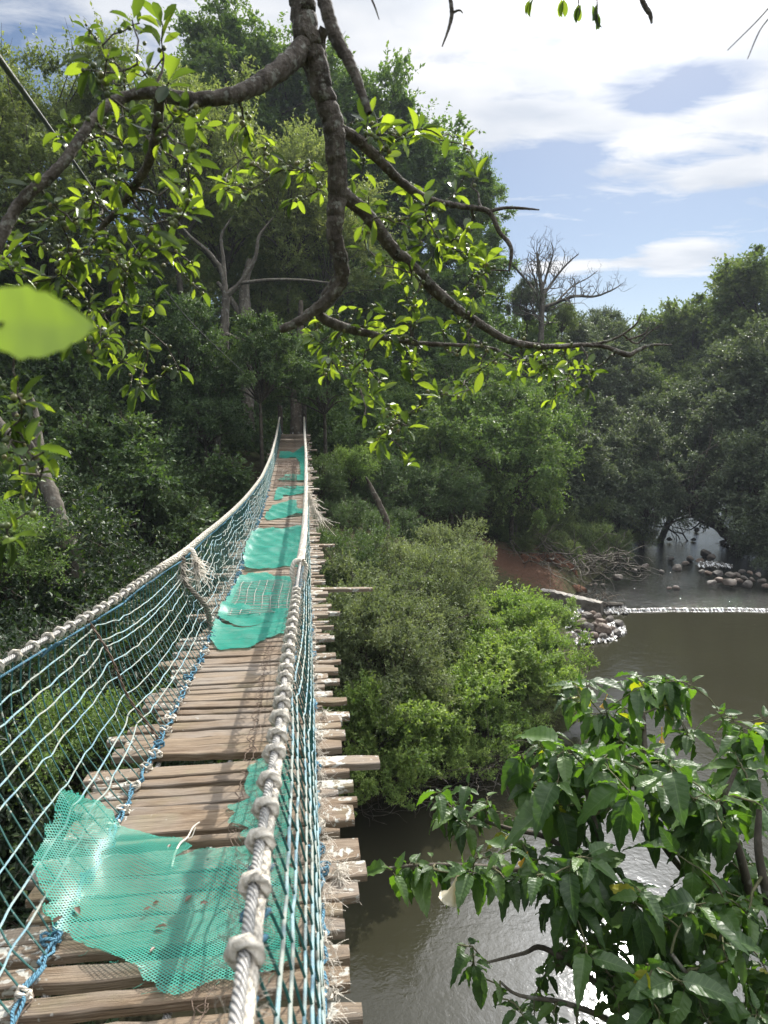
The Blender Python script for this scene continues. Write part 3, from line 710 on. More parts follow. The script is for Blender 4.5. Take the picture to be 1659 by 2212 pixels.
fibres([bp(1.93, .42, .03), bp(1.96, .44, .02), bp(1.90, .43, .02), bp(3.3, .42, .03)], 70, .035, 'frayed_rope_end', M['fibre'], .0005, 4, .6, 1.0)
e_ = ropeL2(5.1); fibres([e_+[.1, -.06, -.12], e_+[.08, -.04, -.05]], 120, .09, 'frayed_rope_end', M['fibre'], .0016, 6, 1.3, .5)
e_ = ropeR2(9.9); fibres([e_+[.03, 0, -.02], e_+[.06, .0, -.12], e_+[.1, -.05, -.22], e_+[.16, -.1, -.32]], 45, .16, 'frayed_rope_end', M['fibre'], .0018, 8, 1.3, .35)
# old twisted rope and rusty wire hanging from the left rail
def hang(name, pa, pb, rad, mat, wig=.015, strands=3, seed=0):
    r = np.random.RandomState(seed); n = 60; u = np.linspace(0, 1, n)[:, None]; base = pa*(1-u)+pb*u+np.stack([wig*np.sin(u[:, 0]*9+seed), wig*np.cos(u[:, 0]*7), 0*u[:, 0]], 1)
    a_ = Acc()
    for k in range(strands):
        ph = u[:, 0]*42+2*np.pi*k/strands; a_.tube(base+rad*.8*np.stack([np.cos(ph), np.sin(ph), 0*ph], 1), rad*.75, 6)
    return a_.build(name, mat, bridge)
hang('hanging_rope', ropeL2(4.85)+[0, 0, 0], bp(5.0, -.35, .02), .014, M['old_rope'], .025, 3, 2)
hang('hanging_wire', ropeL2(2.95), bp(3.05, -.37, .02), .0045, M['rust'], .012, 2, 5)
fibres([ropeL2(4.86)+[.01, 0, -.05], ropeL2(4.86)+[.01, 0, -.14]], 50, .06, 'frayed_rope_end', M['fibre'], .0012, 9, .8, .6)
# end posts at the far bank
for side, f in ((1, ropeR2), (-1, ropeL2)):
    p = f(YEND+.35); g = float(ground_z(p[0], p[1])); a_ = Acc()
    a_.tube(np.array([[p[0], p[1]+.06, min(g, -1.5)-.4], [p[0], p[1]+.06, p[2]-.2], [p[0], p[1]+.06, p[2]+.35]]), [.09, .08, .075], 9); a_.build('end_post', M['bark_dark'], bridge)

# ------------------------------------------------------------------ green netting sheets lying on the walkway
def Zp(lst, ax, ay, k): return [(ax+x*k, ay+y*k) for x, y in lst]
def netting_sheet(poly_px, label, mat, res=.014, amp=.012, seed=0, group=None, lift=.01):
    pl = np.array([on_deck(x, y) for x, y in poly_px])             # (Y,t)
    r = np.random.RandomState(seed)
    # ragged outline
    fine = []
    for k in range(len(pl)):
        a0, b0 = pl[k], pl[(k+1) % len(pl)]; m = max(2, int(np.linalg.norm(b0-a0)/.03))
        for u in np.linspace(0, 1, m, endpoint=False): fine.append(a0*(1-u)+b0*u+r.normal(0, .007, 2))
    fine = np.array(fine)
    Y0, Y1 = fine[:, 0].min(), fine[:, 0].max(); t0, t1 = fine[:, 1].min(), fine[:, 1].max()
    rY = min(res*2.2, (Y1-Y0)/60) if Y1-Y0 > 2 else res; rY = max(rY, res)
    gy_ = np.arange(Y0, Y1+rY, rY); gt = np.arange(t0, t1+res, res); A, B = np.meshgrid(gy_, gt, indexing='ij')
    ins = in_poly(A.ravel(), B.ravel(), fine).reshape(A.shape)
    H = lift+mat_h(B)*1.0
    ph = r.rand(6)*6
    H = H+amp*(.5+.5*np.sin(A*17+ph[0]+3*np.sin(B*3+ph[1])))*(.5+.5*np.sin(B*11+ph[2]+2*np.sin(A*5)))+amp*.6*np.abs(np.sin(A*7+B*13+ph[3]))**3
    H = H+amp*1.5*np.maximum(0, np.sin(A*5.3+B*2+ph[4]))**6
    nb = len(gt); i_, j_ = np.meshgrid(np.arange(len(gy_)-1), np.arange(nb-1), indexing='ij'); q_ = (i_*nb+j_)
    ok = ins[:-1, :-1]+0 + ins[1:, :-1]+ins[:-1, 1:]+ins[1:, 1:] >= 3
    q_ = q_[ok]; F = np.stack([q_, q_+1, q_+nb+1, q_+nb], 1)
    used = np.unique(F)
    fl_ = np.zeros(A.size, bool); fl_[used] = True; ins_f = ins.ravel(); Af, Bf = A.ravel(), B.ravel()
    dense = np.vstack([fine[k]*(1-u)+fine[(k+1) % len(fine)]*u for k in range(len(fine)) for u in (0, .34, .67)])
    edge_cnt = np.zeros(A.size, int); np.add.at(edge_cnt, F.ravel(), 1)
    for v_ in np.where(fl_ & (edge_cnt < 4))[0]:                   # snap the rim to the ragged outline
        d2 = (dense[:, 0]-Af[v_])**2+(dense[:, 1]-Bf[v_])**2; m_ = int(np.argmin(d2))
        if d2[m_] < (2.2*rY)**2: Af[v_], Bf[v_] = dense[m_]
    V = bp(Af, Bf, H.ravel()); mp = -np.ones(len(V), int); mp[used] = np.arange(len(used))
    c = V[used].mean(0)
    o = mk('green_netting', V[used]-c, mp[F], mat, None, np.stack([A.ravel(), B.ravel()], 1)[used]); o.location = c
    th = Acc(); 
    for v_ in range(0, len(dense), 6):
        p0 = bp(dense[v_, 0], dense[v_, 1], lift+float(mat_h(dense[v_, 1]))+.006)-c; d_ = nrm(r.normal(0, 1, 3)*[1, 1, .25]); l_ = res*r.uniform(.8, 3.5)
        th.tube(np.array([p0, p0+d_*l_*.5, p0+d_*l_+r.normal(0, .3, 3)*l_*[1, 1, .3]]), res*.045, 3)
    th.build('loose_threads', M['thread'], o)
    tag(o, label, 'netting', group); return o
z5 = lambda l: Zp(l, 0, 1458, .5)
zb = lambda l: Zp(l, 432, 837, .2563)
netting_sheet(z5([(270, 590), (430, 580), (500, 650), (515, 715), (600, 735), (700, 730), (790, 720), (835, 780), (760, 860), (860, 812), (940, 822), (1010, 780), (1100, 740), (1240, 770), (1290, 1000), (1290, 1290), (1130, 1340), (900, 1370), (750, 1422), (640, 1370), (560, 1320), (430, 1240), (290, 1170), (225, 1140), (200, 1040), (160, 900), (155, 850), (190, 740), (240, 650)]),
              'large wrinkled green netting sheet nearest the camera, curling up the left net', M['net_open'], .011, .021, 1)
netting_sheet(z5([(1230, 360), (1110, 385), (1070, 430), (1060, 520), (1085, 555), (970, 590), (1015, 635), (965, 680), (1085, 690), (1030, 735), (1090, 765), (1240, 760), (1260, 500)]), 'torn green netting scrap with jagged edge beside the right handrail', M['net_open'], .010, .01, 2)
netting_sheet(zb([(130, 1945), (200, 2010), (330, 2050), (720, 1985), (800, 2070), (560, 2130), (500, 2165), (420, 2225), (160, 2230), (90, 2150), (105, 2020)]), 'flat green netting sheet in front of the one under the wire grid', M['net_dense'], .014, .012, 3)
netting_sheet(zb([(305, 1650), (400, 1590), (560, 1570), (620, 1600), (860, 1610), (850, 1900), (780, 1960), (330, 2040), (150, 1950), (145, 1900), (250, 1760)]), 'green netting sheet under a rusty wire grid with a folded corner', M['net_dense'], .016, .018, 4)
netting_sheet(zb([(430, 1220), (480, 1210), (630, 1180), (620, 1220), (760, 1190), (900, 1150), (890, 1500), (700, 1530), (440, 1565), (390, 1560), (360, 1430)]), 'long bright green netting sheet halfway along, folded up at its left edge', M['net_dense'], .018, .02, 5)
netting_sheet(zb([(610, 1000), (700, 980), (820, 970), (810, 1020), (895, 1040), (890, 1065), (570, 1130), (545, 1100)]), 'ragged green netting strip just beyond the long halfway sheet', M['net_dense'], .02, .02, 6)
netting_sheet(zb([(640, 880), (700, 840), (895, 825), (898, 890), (700, 920), (690, 950), (620, 955)]), 'torn green netting strip, third from the far end of the bridge', M['net_dense'], .022, .02, 7)
netting_sheet(zb([(650, 790), (740, 740), (895, 725), (895, 790), (800, 800), (700, 800)]), 'small dull green netting strip beside a dark hole in the planks', M['net_dense'], .024, .02, 8)
netting_sheet(zb([(670, 560), (780, 560), (860, 510), (895, 500), (895, 720), (850, 745), (840, 640), (815, 600), (670, 600)]), 'farthest green netting piece, pulled up against the right net', M['net_dense'], .026, .03, 9)
# welded wire grids
def wire_grid(Y0, Y1, t0, t1, sp, label, rad, seed, skew=.0):
    r = np.random.RandomState(seed); a_ = Acc(); c = bp((Y0+Y1)/2, (t0+t1)/2, .03)
    for t_ in np.arange(t0, t1+.001, sp):
        yy = np.linspace(Y0, Y1, 24); a_.tube(bp(yy, t_+.008*np.sin(yy*6+t_*9), .034+.008*np.sin(yy*9+t_*20)+mat_h(t_+0*yy))-c, rad, 5)
    for y_ in np.arange(Y0, Y1, sp*.8):
        tt = np.linspace(t0-.03, t1+.03, 16); a_.tube(bp(y_+r.normal(0, .006)+skew*tt, tt, .037+.008*np.sin(tt*9+y_*5)+mat_h(tt))-c, rad, 5)
    o = a_.build('wire_grid', M['wire'] if seed == 1 else M['rust']); o.location = c
    tag(o, label, 'wire grid')
wire_grid(on_deck(600, 1335)[0], on_deck(600, 1262)[0], -.27, .3, .075, 'rusty welded wire grid pressed into green netting at mid bridge', .0028, 1, .1)
wire_grid(13.2, 16.6, -.25, .15, .1, 'bent welded wire grid over the damaged planks near the far end', .004, 2, .1)
# twig and dry leaves on the near sheet
def dk(px, py, h=0.03): Y, t = on_deck(px, py); return bp(Y, t, h+float(mat_h(np.array(t))))
tw = np.array([dk(372, 1893), dk(378, 1872), dk(390, 1850), dk(405, 1828), dk(418, 1808), dk(432, 1803)]); c = tw.mean(0)
a_ = Acc(); a_.tube(cat_rom(tw-c, 26), np.linspace(.0045, .0025, 26), 6)
br = np.array([dk(405, 1828), dk(414, 1832), dk(424, 1822, .05)]); a_.tube(cat_rom(br-c, 8), .002, 5)
o = a_.build('twig', M['fibre']); o.location = c; tag(o, 'pale crooked twig lying on the near green netting', 'twig')
base = None
for k, (x, y_) in enumerate([(362, 1852), (450, 1886), (345, 1974), (400, 1968), (452, 1983), (325, 2087), (138, 2002), (175, 2008), (480, 1935), (440, 1908), (362, 2026), (210, 1875), (335, 1905), (310, 2000)]):
    p = dk(x, y_, .028)
    if base is None:
        V, F, U, rn = leaves(LEAF, np.zeros((1, 3)), np.array([[1, .2, .05]]), np.array([[0, 0, 1.0]]), .032, .014, np.array([.5])); base = mk('dry_leaf', V, F, M['dry'], rnd=rn); o = base
    else: o = base.copy(); COL.objects.link(o)
    o.location = p; o.rotation_euler = (rs.uniform(-.3, .3), rs.uniform(-.3, .3), rs.uniform(0, 6)); o.scale = (rs.uniform(.6, 1.2),)*3
    tag(o, 'small dry brown leaf lying on the near green netting', 'leaf', 'dry leaves on the near netting')

# ------------------------------------------------------------------ vegetation
def crown_mesh(name, seed, Rv, ncl, rc, ntw, nlf, ll, lw, upb=.25, droop=.1, jag=.35, flat=.0, spread=.8):
    r = np.random.RandomState(seed); Rv = np.array(Rv, float)
    d = nrm(r.normal(0, 1, (ncl, 3))); d[:, 2] = np.where(d[:, 2] < -.55, -d[:, 2], d[:, 2])
    k = r.uniform(.25, 1, (ncl, 1))**.45
    lob = 1+jag*(np.sin(d[:, :1]*4+seed)*np.cos(d[:, 1:2]*5+seed*2)+.5*np.sin(d[:, 2:]*9+seed))
    C = d*k*lob*Rv*.82
    cs = rc*r.uniform(.6, 1.35, ncl)
    n = ncl*ntw; ci = np.repeat(np.arange(ncl), ntw)
    out = nrm(C[ci]/Rv)*.75
    td = nrm(r.normal(0, 1, (n, 3))*.8+out+np.array([0, 0, upb])); ts = C[ci]+r.normal(0, .22, (n, 3))*cs[ci][:, None]
    tl = cs[ci]*r.uniform(.5, 1.15, n)
    m = n*nlf; ti = np.repeat(np.arange(n), nlf); u = (np.tile(np.arange(nlf), n)+r.uniform(0, 1, m))/nlf*.8+.2
    pos = ts[ti]+td[ti]*(u*tl[ti])[:, None]; pos[:, 2] -= droop*u*u*tl[ti]
    ld = nrm(td[ti]*.55+r.normal(0, 1, (m, 3))*spread+np.array([0, 0, -droop*.6])); up = r.normal(0, .55, (m, 3))+np.array([0, 0, 1.0])+out[ti]*.4
    L = ll*r.uniform(.6, 1.25, m)
    crnd = r.uniform(.15, .75, ncl)
    rnd = np.clip(crnd[ci][ti]*.6+r.uniform(0, .45, m)+.12*(u > .85), 0, 1)
    V, F, U, rn = leaves(DIA, pos, ld, up, L, L*lw, rnd)
    o = mk(name, V, F, None, rnd=rn, smooth=False); me = o.data; me.materials.append(None); bpy.data.objects.remove(o)
    # limbs reaching the clumps
    a_ = Acc(); sel = np.argsort(-k[:, 0])[:min(ncl, 34)]
    root = np.array([0, 0, -Rv[2]*.75])
    for q_ in sel:
        mid = root*.35+C[q_]*.35+r.normal(0, .1, 3)*Rv*.6; rr_ = .02*Rv[0]
        a_.tube(cat_rom([root, mid, C[q_]], 9), np.linspace(rr_, rr_*.15, 9), 5)
    sub = r.choice(n, min(n, 420), replace=False)
    for q_ in sub: a_.tube(np.array([C[ci[q_]], ts[q_]+td[q_]*tl[q_]*.9]), [rr_*.16, rr_*.06], 3)
    lo = a_.build('limbs', M['bark_dark']); lm = lo.data; lm.materials.clear(); lm.materials.append(None); bpy.data.objects.remove(lo)
    return me, lm, Rv
VAR = {}
VAR['fine'] = [crown_mesh('fine', s_, (1.6, 1.6, 1.35), 85, .42, 24, 14, .06, .5, .6, .12, .45) for s_ in (1, 2)]
VAR['weed'] = [crown_mesh('weed', s_, (1.25, 1.25, .95), 70, .4, 16, 16, .075, .55, 1.5, .1, .45, spread=1.0) for s_ in (3, 4)]
VAR['broad'] = [crown_mesh('broad', s_, (3.1, 3.1, 2.7), 125, .62, 25, 13, .13, .6, .15, .15) for s_ in (5, 6)]
VAR['big'] = [crown_mesh('big', s_, (5, 5, 4.4), 200, .85, 26, 13, .19, .62, .1, .1, .22) for s_ in (7, 8)]
VAR['spray'] = [crown_mesh('spray', s_, (3.1, 3.1, 3.0), 110, .8, 22, 14, .12, .5, .6, .05, .4, spread=.75) for s_ in (9, 10)]
VAR['droop'] = [crown_mesh('droop', 12, (2.4, 2.4, 2.3), 110, .55, 24, 12, .105, .55, .0, .5, .45)]
VAR['near'] = [crown_mesh('near', s_, (1.5, 1.5, 1.2), 70, .5, 22, 11, .075, .5, .5, .15) for s_ in (14, 15)]
cnt = {}
def tree(px, py, Z, s, var, mat, label, cat, group=None, kind='tree', bark='bark_dark', tr=None):
    c = P(px, py, Z); k = cnt[var] = cnt.get(var, -1)+1
    me, lm, Rv = VAR[var][k % len(VAR[var])]
    r = random.Random(k*7+int(px)); off = (r.uniform(-.4, .4)*s, r.uniform(-.2, .5)*s)
    gx_, gy_ = c[0]+off[0], c[1]+off[1]; g = float(ground_z(gx_, gy_))
    if g < -6.02:
        for st in np.arange(.3, 12, .3):
            hit = [q_ for q_ in ((gx_+st, gy_), (gx_-st, gy_), (gx_, gy_+st)) if float(ground_z(*q_)) > -5.9]
            if hit: gx_, gy_ = hit[0]; g = float(ground_z(gx_, gy_)); break
    g = min(g, c[2]-Rv[2]*s*.5)
    root = thing(kind, label, cat, (gx_, gy_, g), group)
    rot = (0, 0, r.uniform(0, 6.28))
    loc = (c[0]-gx_, c[1]-gy_, c[2]-g)
    for nm, md, mt in (('crown', me, M[mat]), ('branches', lm, M[bark])):
        o = bpy.data.objects.new(nm, md); COL.objects.link(o); o.parent = root; o.location = loc; o.rotation_euler = rot; o.scale = (s, s, s*r.uniform(.92, 1.08))
        o.material_slots[0].link = 'OBJECT'; o.material_slots[0].material = mt
    trd = tr or .035*Rv[0]*s
    top = np.array(loc)-np.array([0, 0, Rv[2]*s*.70]); a_ = Acc()
    if kind == 'tree' or True:
        pts = cat_rom([np.array([0, 0, -.4]), np.array([top[0]*.35+r.uniform(-.15, .15)*s, top[1]*.35, top[2]*.5]), top], 12)
        a_.tube(pts, np.linspace(trd*1.3, trd*.8, 12), 8); a_.build('trunk', M[bark], root)
    return root
def grp(lst, var, mat, label, cat, group, kind='tree', **k):
    for t_ in lst: tree(t_[0], t_[1], t_[2], t_[3], t_[4] if len(t_) > 4 else var, mat, label, cat, group, kind, **k)

grp([(520, 250, 35, 1.0), (640, 330, 37, 1.15), (790, 425, 38, 1.2), (880, 450, 36, .95), (1010, 590, 33, .5), (960, 720, 33, .75), (760, 640, 36, 1.1), (560, 560, 38, 1.2), (1005, 450, 34, .48)], 'big', 'mid_leaf', 'tall dense green tree forming the high rounded skyline behind the far bridge end', 'tree', 'tall trees behind the far bridge end')
grp([(40, 330, 20, .95), (215, 330, 21, .85), (370, 370, 22, 1.0), (480, 480, 25, .9), (620, 470, 26, 1.0), (100, 520, 20, .7), (700, 560, 27, .9), (330, 620, 24, .8), (-60, 420, 18, 1.1), (560, 680, 27, .8)], 'spray', 'spray_leaf', 'feathery olive green tree in the upper left, its leafy tips standing up against the sky', 'tree', 'feathery trees on the upper left', bark='bark_pale')
grp([(60, 800, 21, 1.0), (230, 820, 23, 1.1), (400, 840, 26, 1.2), (560, 850, 28, 1.15), (150, 980, 18, .95), (330, 1000, 20, 1.0), (470, 1000, 23, .9), (-40, 960, 16, 1.0), (260, 1130, 15, .8), (400, 1140, 17, .7), (680, 800, 30, 1.2), (520, 960, 26, .9), (560, 790, 18, .45), (440, 900, 17.5, .4), (700, 820, 20, .5), (390, 760, 18, .5), (140, 700, 24, .9), (300, 720, 27, .9)], 'broad', 'dark_leaf', 'shadowy dark broadleaf tree in the thick forest left of the bridge', 'tree', 'dark trees left of the bridge')
grp([(770, 880, 28, .95), (880, 780, 31, 1.1), (1010, 800, 30, .95), (720, 960, 25, .7), (840, 980, 25, .75), (1120, 790, 36, 1.0), (900, 900, 30, .9)], 'broad', 'mid_leaf', 'mid green broadleaf tree between the far bridge end and the river bend', 'tree', 'trees right of the far bridge end')
grp([(1020, 950, 26, 1.15), (1110, 1010, 25, 1.0), (960, 1010, 24, .8), (1060, 880, 28, .9), (1150, 920, 30, 1.0)], 'droop', 'mid_leaf', 'tree with drooping leafy sprays above the red earth bank', 'tree', 'drooping trees above the red bank')
grp([(1240, 790, 42, 1.1), (1300, 860, 40, 1.1), (1210, 900, 38, .9), (1310, 760, 46, .9), (1250, 960, 36, 1.0), (1290, 740, 48, .8), (1190, 800, 44, .9)], 'broad', 'grey_leaf', 'silvery grey green tree in the valley behind the leafless tree', 'tree', 'silvery trees in the valley')
grp([(1400, 830, 50, 1.05), (1500, 800, 48, 1.05), (1590, 790, 45, 1.0), (1690, 720, 42, 1.15), (1350, 850, 46, .7), (1450, 920, 42, .85)], 'big', 'olive_leaf', 'rounded olive green tree on the hillside skyline at the right', 'tree', 'trees on the right hillside skyline')
grp([(1580, 960, 36, .85, 'big'), (1690, 900, 33, .9, 'big'), (1430, 990, 36, 1.1), (1340, 1020, 34, 1.05), (1500, 1010, 33, .95), (1660, 1060, 29, 1.0), (1600, 1040, 31, .75), (1400, 1080, 31, .6), (1290, 1060, 32, .9), (1230, 1040, 31, .85), (1590, 860, 36, 1.0), (1690, 1160, 27, .7)], 'broad', 'grey_leaf', 'dark spreading tree overhanging the stream on the right bank', 'tree', 'trees overhanging the upstream river')
grp([(1270, 1190, 27, .7), (1180, 1150, 28.5, .75), (1330, 1195, 28.5, .6), (1120, 1150, 27, .7), (1190, 1185, 26, .5), (1130, 1185, 25, .4), (1225, 1205, 25.5, .42), (1250, 1135, 30, .9), (1390, 1165, 31, .6), (1040, 1090, 25, 1.0)], 'fine', 'olive_leaf', 'low shrub on the bank between the red earth and the stream', 'shrub', 'shrubs beside the red earth bank', 'shrub')
grp([(735, 1150, 18, .6), (800, 1165, 18.5, .62), (720, 1120, 19.5, .55), (860, 1150, 19.5, .6), (760, 1260, 14.5, .75), (905, 1075, 22, .9), (690, 1050, 19, .6), (1000, 1085, 22, .7), (800, 1060, 21, .8)], 'fine', 'dark_leaf', 'leafy green shrub growing close beside the right edge of the bridge', 'shrub', 'shrubs by the right edge of the bridge', 'shrub')
grp([(895, 1265, 15.6, .8), (975, 1225, 16.2, .7), (830, 1330, 13.5, .95), (950, 1310, 14.2, .85), (770, 1400, 11.2, .85), (840, 1470, 11, .75), (910, 1400, 12.5, .8), (1010, 1250, 16.5, .5)], 'fine', 'thicket_leaf', 'small leaved grey green bush in the thicket on the near river bank', 'bush', 'bushes in the bank thicket', 'bush')
grp([(1090, 1360, 15.2, .9), (1160, 1420, 14.3, .75), (1060, 1450, 13.2, .95), (1140, 1500, 13.3, .75), (970, 1530, 12, .9), (1040, 1580, 12, .65), (1190, 1340, 16.4, .55), (1010, 1380, 14.5, .8), (880, 1560, 11, .8), (800, 1580, 10.2, .7), (1195, 1490, 13.7, .5), (920, 1640, 10.8, .45), (800, 1690, 9.7, .42), (860, 1680, 10.0, .4), (1110, 1590, 12.2, .45), (1000, 1640, 11.2, .4)], 'weed', 'fresh_leaf', 'bright green nettle-like bush growing at the river edge', 'bush', 'bright bushes at the river edge', 'bush')
grp([(20, 1330, 9.5, 1.2), (190, 1400, 10, 1.1), (330, 1330, 13, 1.1), (450, 1230, 17, 1.0), (80, 1550, 7.5, 1.0), (280, 1560, 8.5, 1.0), (-20, 1180, 11, 1.1), (150, 1230, 13, 1.1), (90, 1780, 6.2, .85), (240, 1730, 7.0, .8), (-20, 1950, 5.2, .8), (390, 1450, 11.5, .9), (130, 1960, 5.8, .75), (-30, 1700, 6.0, .9), (540, 1100, 22, 1.1)], 'near', 'shaded_leaf', 'glossy shrub with shade painted into its leaves, seen below through the left net', 'shrub', 'shrubs below the left net', 'shrub')
tree(15, 1200, 8.5, .5, 'near', 'mid_leaf', 'small mid green shrub at the left edge just above the handrail', 'shrub', None, 'shrub')
tree(60, 1030, 12, .4, 'near', 'mid_leaf', 'smaller green shrub farther up the left edge among dark trees', 'shrub', None, 'shrub')
tree(190, 1640, 5.6, .42, 'near', 'mid_leaf', 'light green leafy shrub behind the left net where the rusty wire hangs', 'shrub', None, 'shrub')
tree(1075, 1165, 25.5, .42, 'fine', 'mid_leaf', 'small green shrub on top of the red earth bank at its left end', 'shrub', None, 'shrub')
tree(760, 1010, 20, .5, 'near', 'fresh_leaf', 'yellowish bush right of the bridge just before its far end', 'bush', None, 'bush')

def limb_tree(name, label, mat, limbs, nb=0, seed=0, Z=None):
    """bare trunk and limbs traced as 3-D paths with real thickness"""
    a0 = P(*limbs[0][0][:3]); g = float(ground_z(a0[0], a0[1])); base = np.array([a0[0], a0[1], min(g, a0[2])])
    root = thing(name, label, 'tree', tuple(base)); r = np.random.RandomState(seed)
    for k, l in enumerate(limbs):
        pts = np.array([np.concatenate([P(x, y, z), [rd]]) for (x, y, z, rd) in l]); q_ = cat_rom(pts, max(12, len(l)*7))
        if k == 0: q_ = np.vstack([[base[0], base[1], base[2]-.3, q_[0, 3]*1.2], q_])
        a_ = Acc(); pp = q_[:, :3]-base; nz = r.normal(0, .05, pp.shape)*q_[:, 3:]; a_.tube(pp+nz, np.maximum(q_[:, 3], .002), 9)
        if nb:
            def rec(p0, d0, ln, rd, depth):
                m = 6; pts_ = [p0]; d = d0.copy()
                for _ in range(m-1):
                    d = nrm(d+r.normal(0, .22, 3)+np.array([0, 0, .06])); pts_.append(pts_[-1]+d*ln/(m-1))
                a_.tube(np.array(pts_), np.linspace(rd, rd*.4, m), 4)
                if depth:
                    for _ in range(r.randint(2, 4)):
                        i_ = r.randint(2, m); rec(pts_[i_], nrm(d+r.normal(0, .6, 3)), ln*r.uniform(.45, .75), rd*.55, depth-1)
            for i_ in range(len(pp)//4, len(pp)):
                for _ in range(nb):
                    if r.rand() < .8: rec(pp[i_], nrm((pp[i_]-pp[i_-1])+r.normal(0, 1.0, 3)*np.linalg.norm(pp[i_]-pp[i_-1])*1.6+np.array([0, 0, .15])), r.uniform(.4, 1.1)*max(.6, q_[i_, 3]*14), max(.008, q_[i_, 3]*.4), 2)
        a_.build('trunk' if k == 0 else 'limb', M[mat], root)
    return root
D = 33
dead = limb_tree('leafless_tree', 'leafless grey tree with spreading bare branches against the sky', 'bark_pale',
    [[(1168, 760, D, .15), (1170, 690, D, .13), (1172, 640, D, .11), (1165, 590, D, .08), (1160, 545, D, .05)],
     [(1170, 665, D, .09), (1200, 655, D, .08), (1240, 640, D-1, .07), (1285, 640, D-1.5, .05), (1325, 625, D-2, .03), (1345, 612, D-2, .015)],
     [(1172, 640, D, .08), (1200, 600, D+.5, .06), (1225, 570, D+.5, .04), (1250, 548, D, .02)],
     [(1170, 650, D, .08), (1140, 610, D+.5, .06), (1115, 580, D, .05), (1100, 555, D, .025)],
     [(1172, 625, D, .06), (1185, 580, D, .05), (1195, 545, D-.5, .03), (1190, 520, D-.5, .015)],
     [(1200, 655, D, .05), (1235, 620, D+1, .04), (1270, 600, D+1, .02), (1290, 585, D+1, .01)]], 1, 4)
tree(1140, 660, 34, .42, 'broad', 'grey_leaf', 'sparse small tree wrapped around the foot of the leafless tree', 'tree', None)
tree(1215, 690, 36, .32, 'broad', 'olive_leaf', 'small round tree just right of the leafless tree trunk', 'tree', None)
Z0 = 19.0
limb_tree('pale_trunk_tree', 'tall slender tree with pale forked trunk left of the far bridge end', 'bark_pale',
    [[(462, 990, Z0, .17), (466, 930, Z0, .155), (474, 860, Z0, .14), (482, 780, Z0, .13), (485, 700, Z0, .12), (488, 640, Z0, .11)],
     [(488, 650, Z0, .09), (480, 590, Z0, .07), (450, 545, Z0, .06), (410, 510, Z0, .04), (385, 480, Z0, .02)],
     [(488, 640, Z0, .09), (520, 610, Z0, .07), (550, 560, Z0, .055), (560, 510, Z0, .04), (590, 470, Z0, .02)],
     [(488, 645, Z0, .07), (482, 560, Z0, .05), (478, 510, Z0, .04), (500, 470, Z0, .02)],
     [(485, 720, Z0, .06), (530, 740, Z0-.5, .05), (560, 770, Z0-.7, .04), (580, 800, Z0-.8, .02)],
     [(520, 612, Z0, .05), (580, 605, Z0-.3, .045), (650, 605, Z0-.5, .035), (720, 612, Z0-.7, .02)]], 0, 2)
limb_tree('twin_trunk_tree', 'pale thick trunk rising into the dark canopy behind the pale forked tree', 'bark_pale',
    [[(535, 900, 22, .22), (532, 800, 22, .2), (530, 700, 22, .22), (528, 620, 22, .16), (540, 560, 22, .1)],
     [(530, 700, 22, .12), (500, 650, 22, .1), (470, 610, 22, .06)]], 0, 3)
limb_tree('leaning_tree', 'grey forked trunk leaning left in the dark forest at the left edge', 'bark_pale',
    [[(160, 1200, 9.5, .13), (135, 1150, 9.5, .12), (115, 1080, 9.6, .11), (95, 1030, 9.7, .1), (85, 980, 9.8, .085), (75, 900, 10, .07), (60, 850, 10, .05)],
     [(95, 1035, 9.7, .09), (60, 990, 9.8, .075), (20, 940, 9.9, .07), (-20, 890, 10, .06)],
     [(85, 1000, 9.7, .05), (55, 940, 9.6, .045), (30, 890, 9.5, .04)]], 0, 5)
limb_tree('bridgehead_tree', 'dark thick trunk standing right behind the far end of the bridge', 'bark_dark',
    [[(640, 960, 23.5, .24), (640, 900, 23.5, .22), (642, 820, 23.6, .2), (648, 740, 23.8, .15), (650, 650, 24, .08)], [(642, 830, 23.6, .1), (625, 760, 23.6, .07), (600, 700, 23.6, .04)]], 0, 6)
limb_tree('arching_tree', 'dark trunk leaning over the stream like an arch', 'bark_dark',
    [[(1640, 1215, 31, .28), (1600, 1185, 31.3, .25), (1560, 1145, 31.5, .22), (1520, 1112, 31.5, .2), (1490, 1090, 31.5, .17), (1450, 1070, 31.5, .12), (1400, 1040, 31.5, .06)],
     [(1600, 1185, 31, .15), (1590, 1120, 31, .12), (1560, 1060, 31, .08), (1550, 1000, 31, .04)],
     [(1425, 1170, 33, .16), (1450, 1120, 32.6, .14), (1480, 1085, 32, .1), (1500, 1060, 32, .05)]], 1, 8)
limb_tree('fallen_branch', 'dark bare broken branch slanting in the shadow right of the bridge', 'bark_dark',
    [[(835, 1125, 16.5, .08), (815, 1080, 16.5, .07), (800, 1050, 16.5, .05), (790, 1030, 16.4, .02)]], 0, 9)

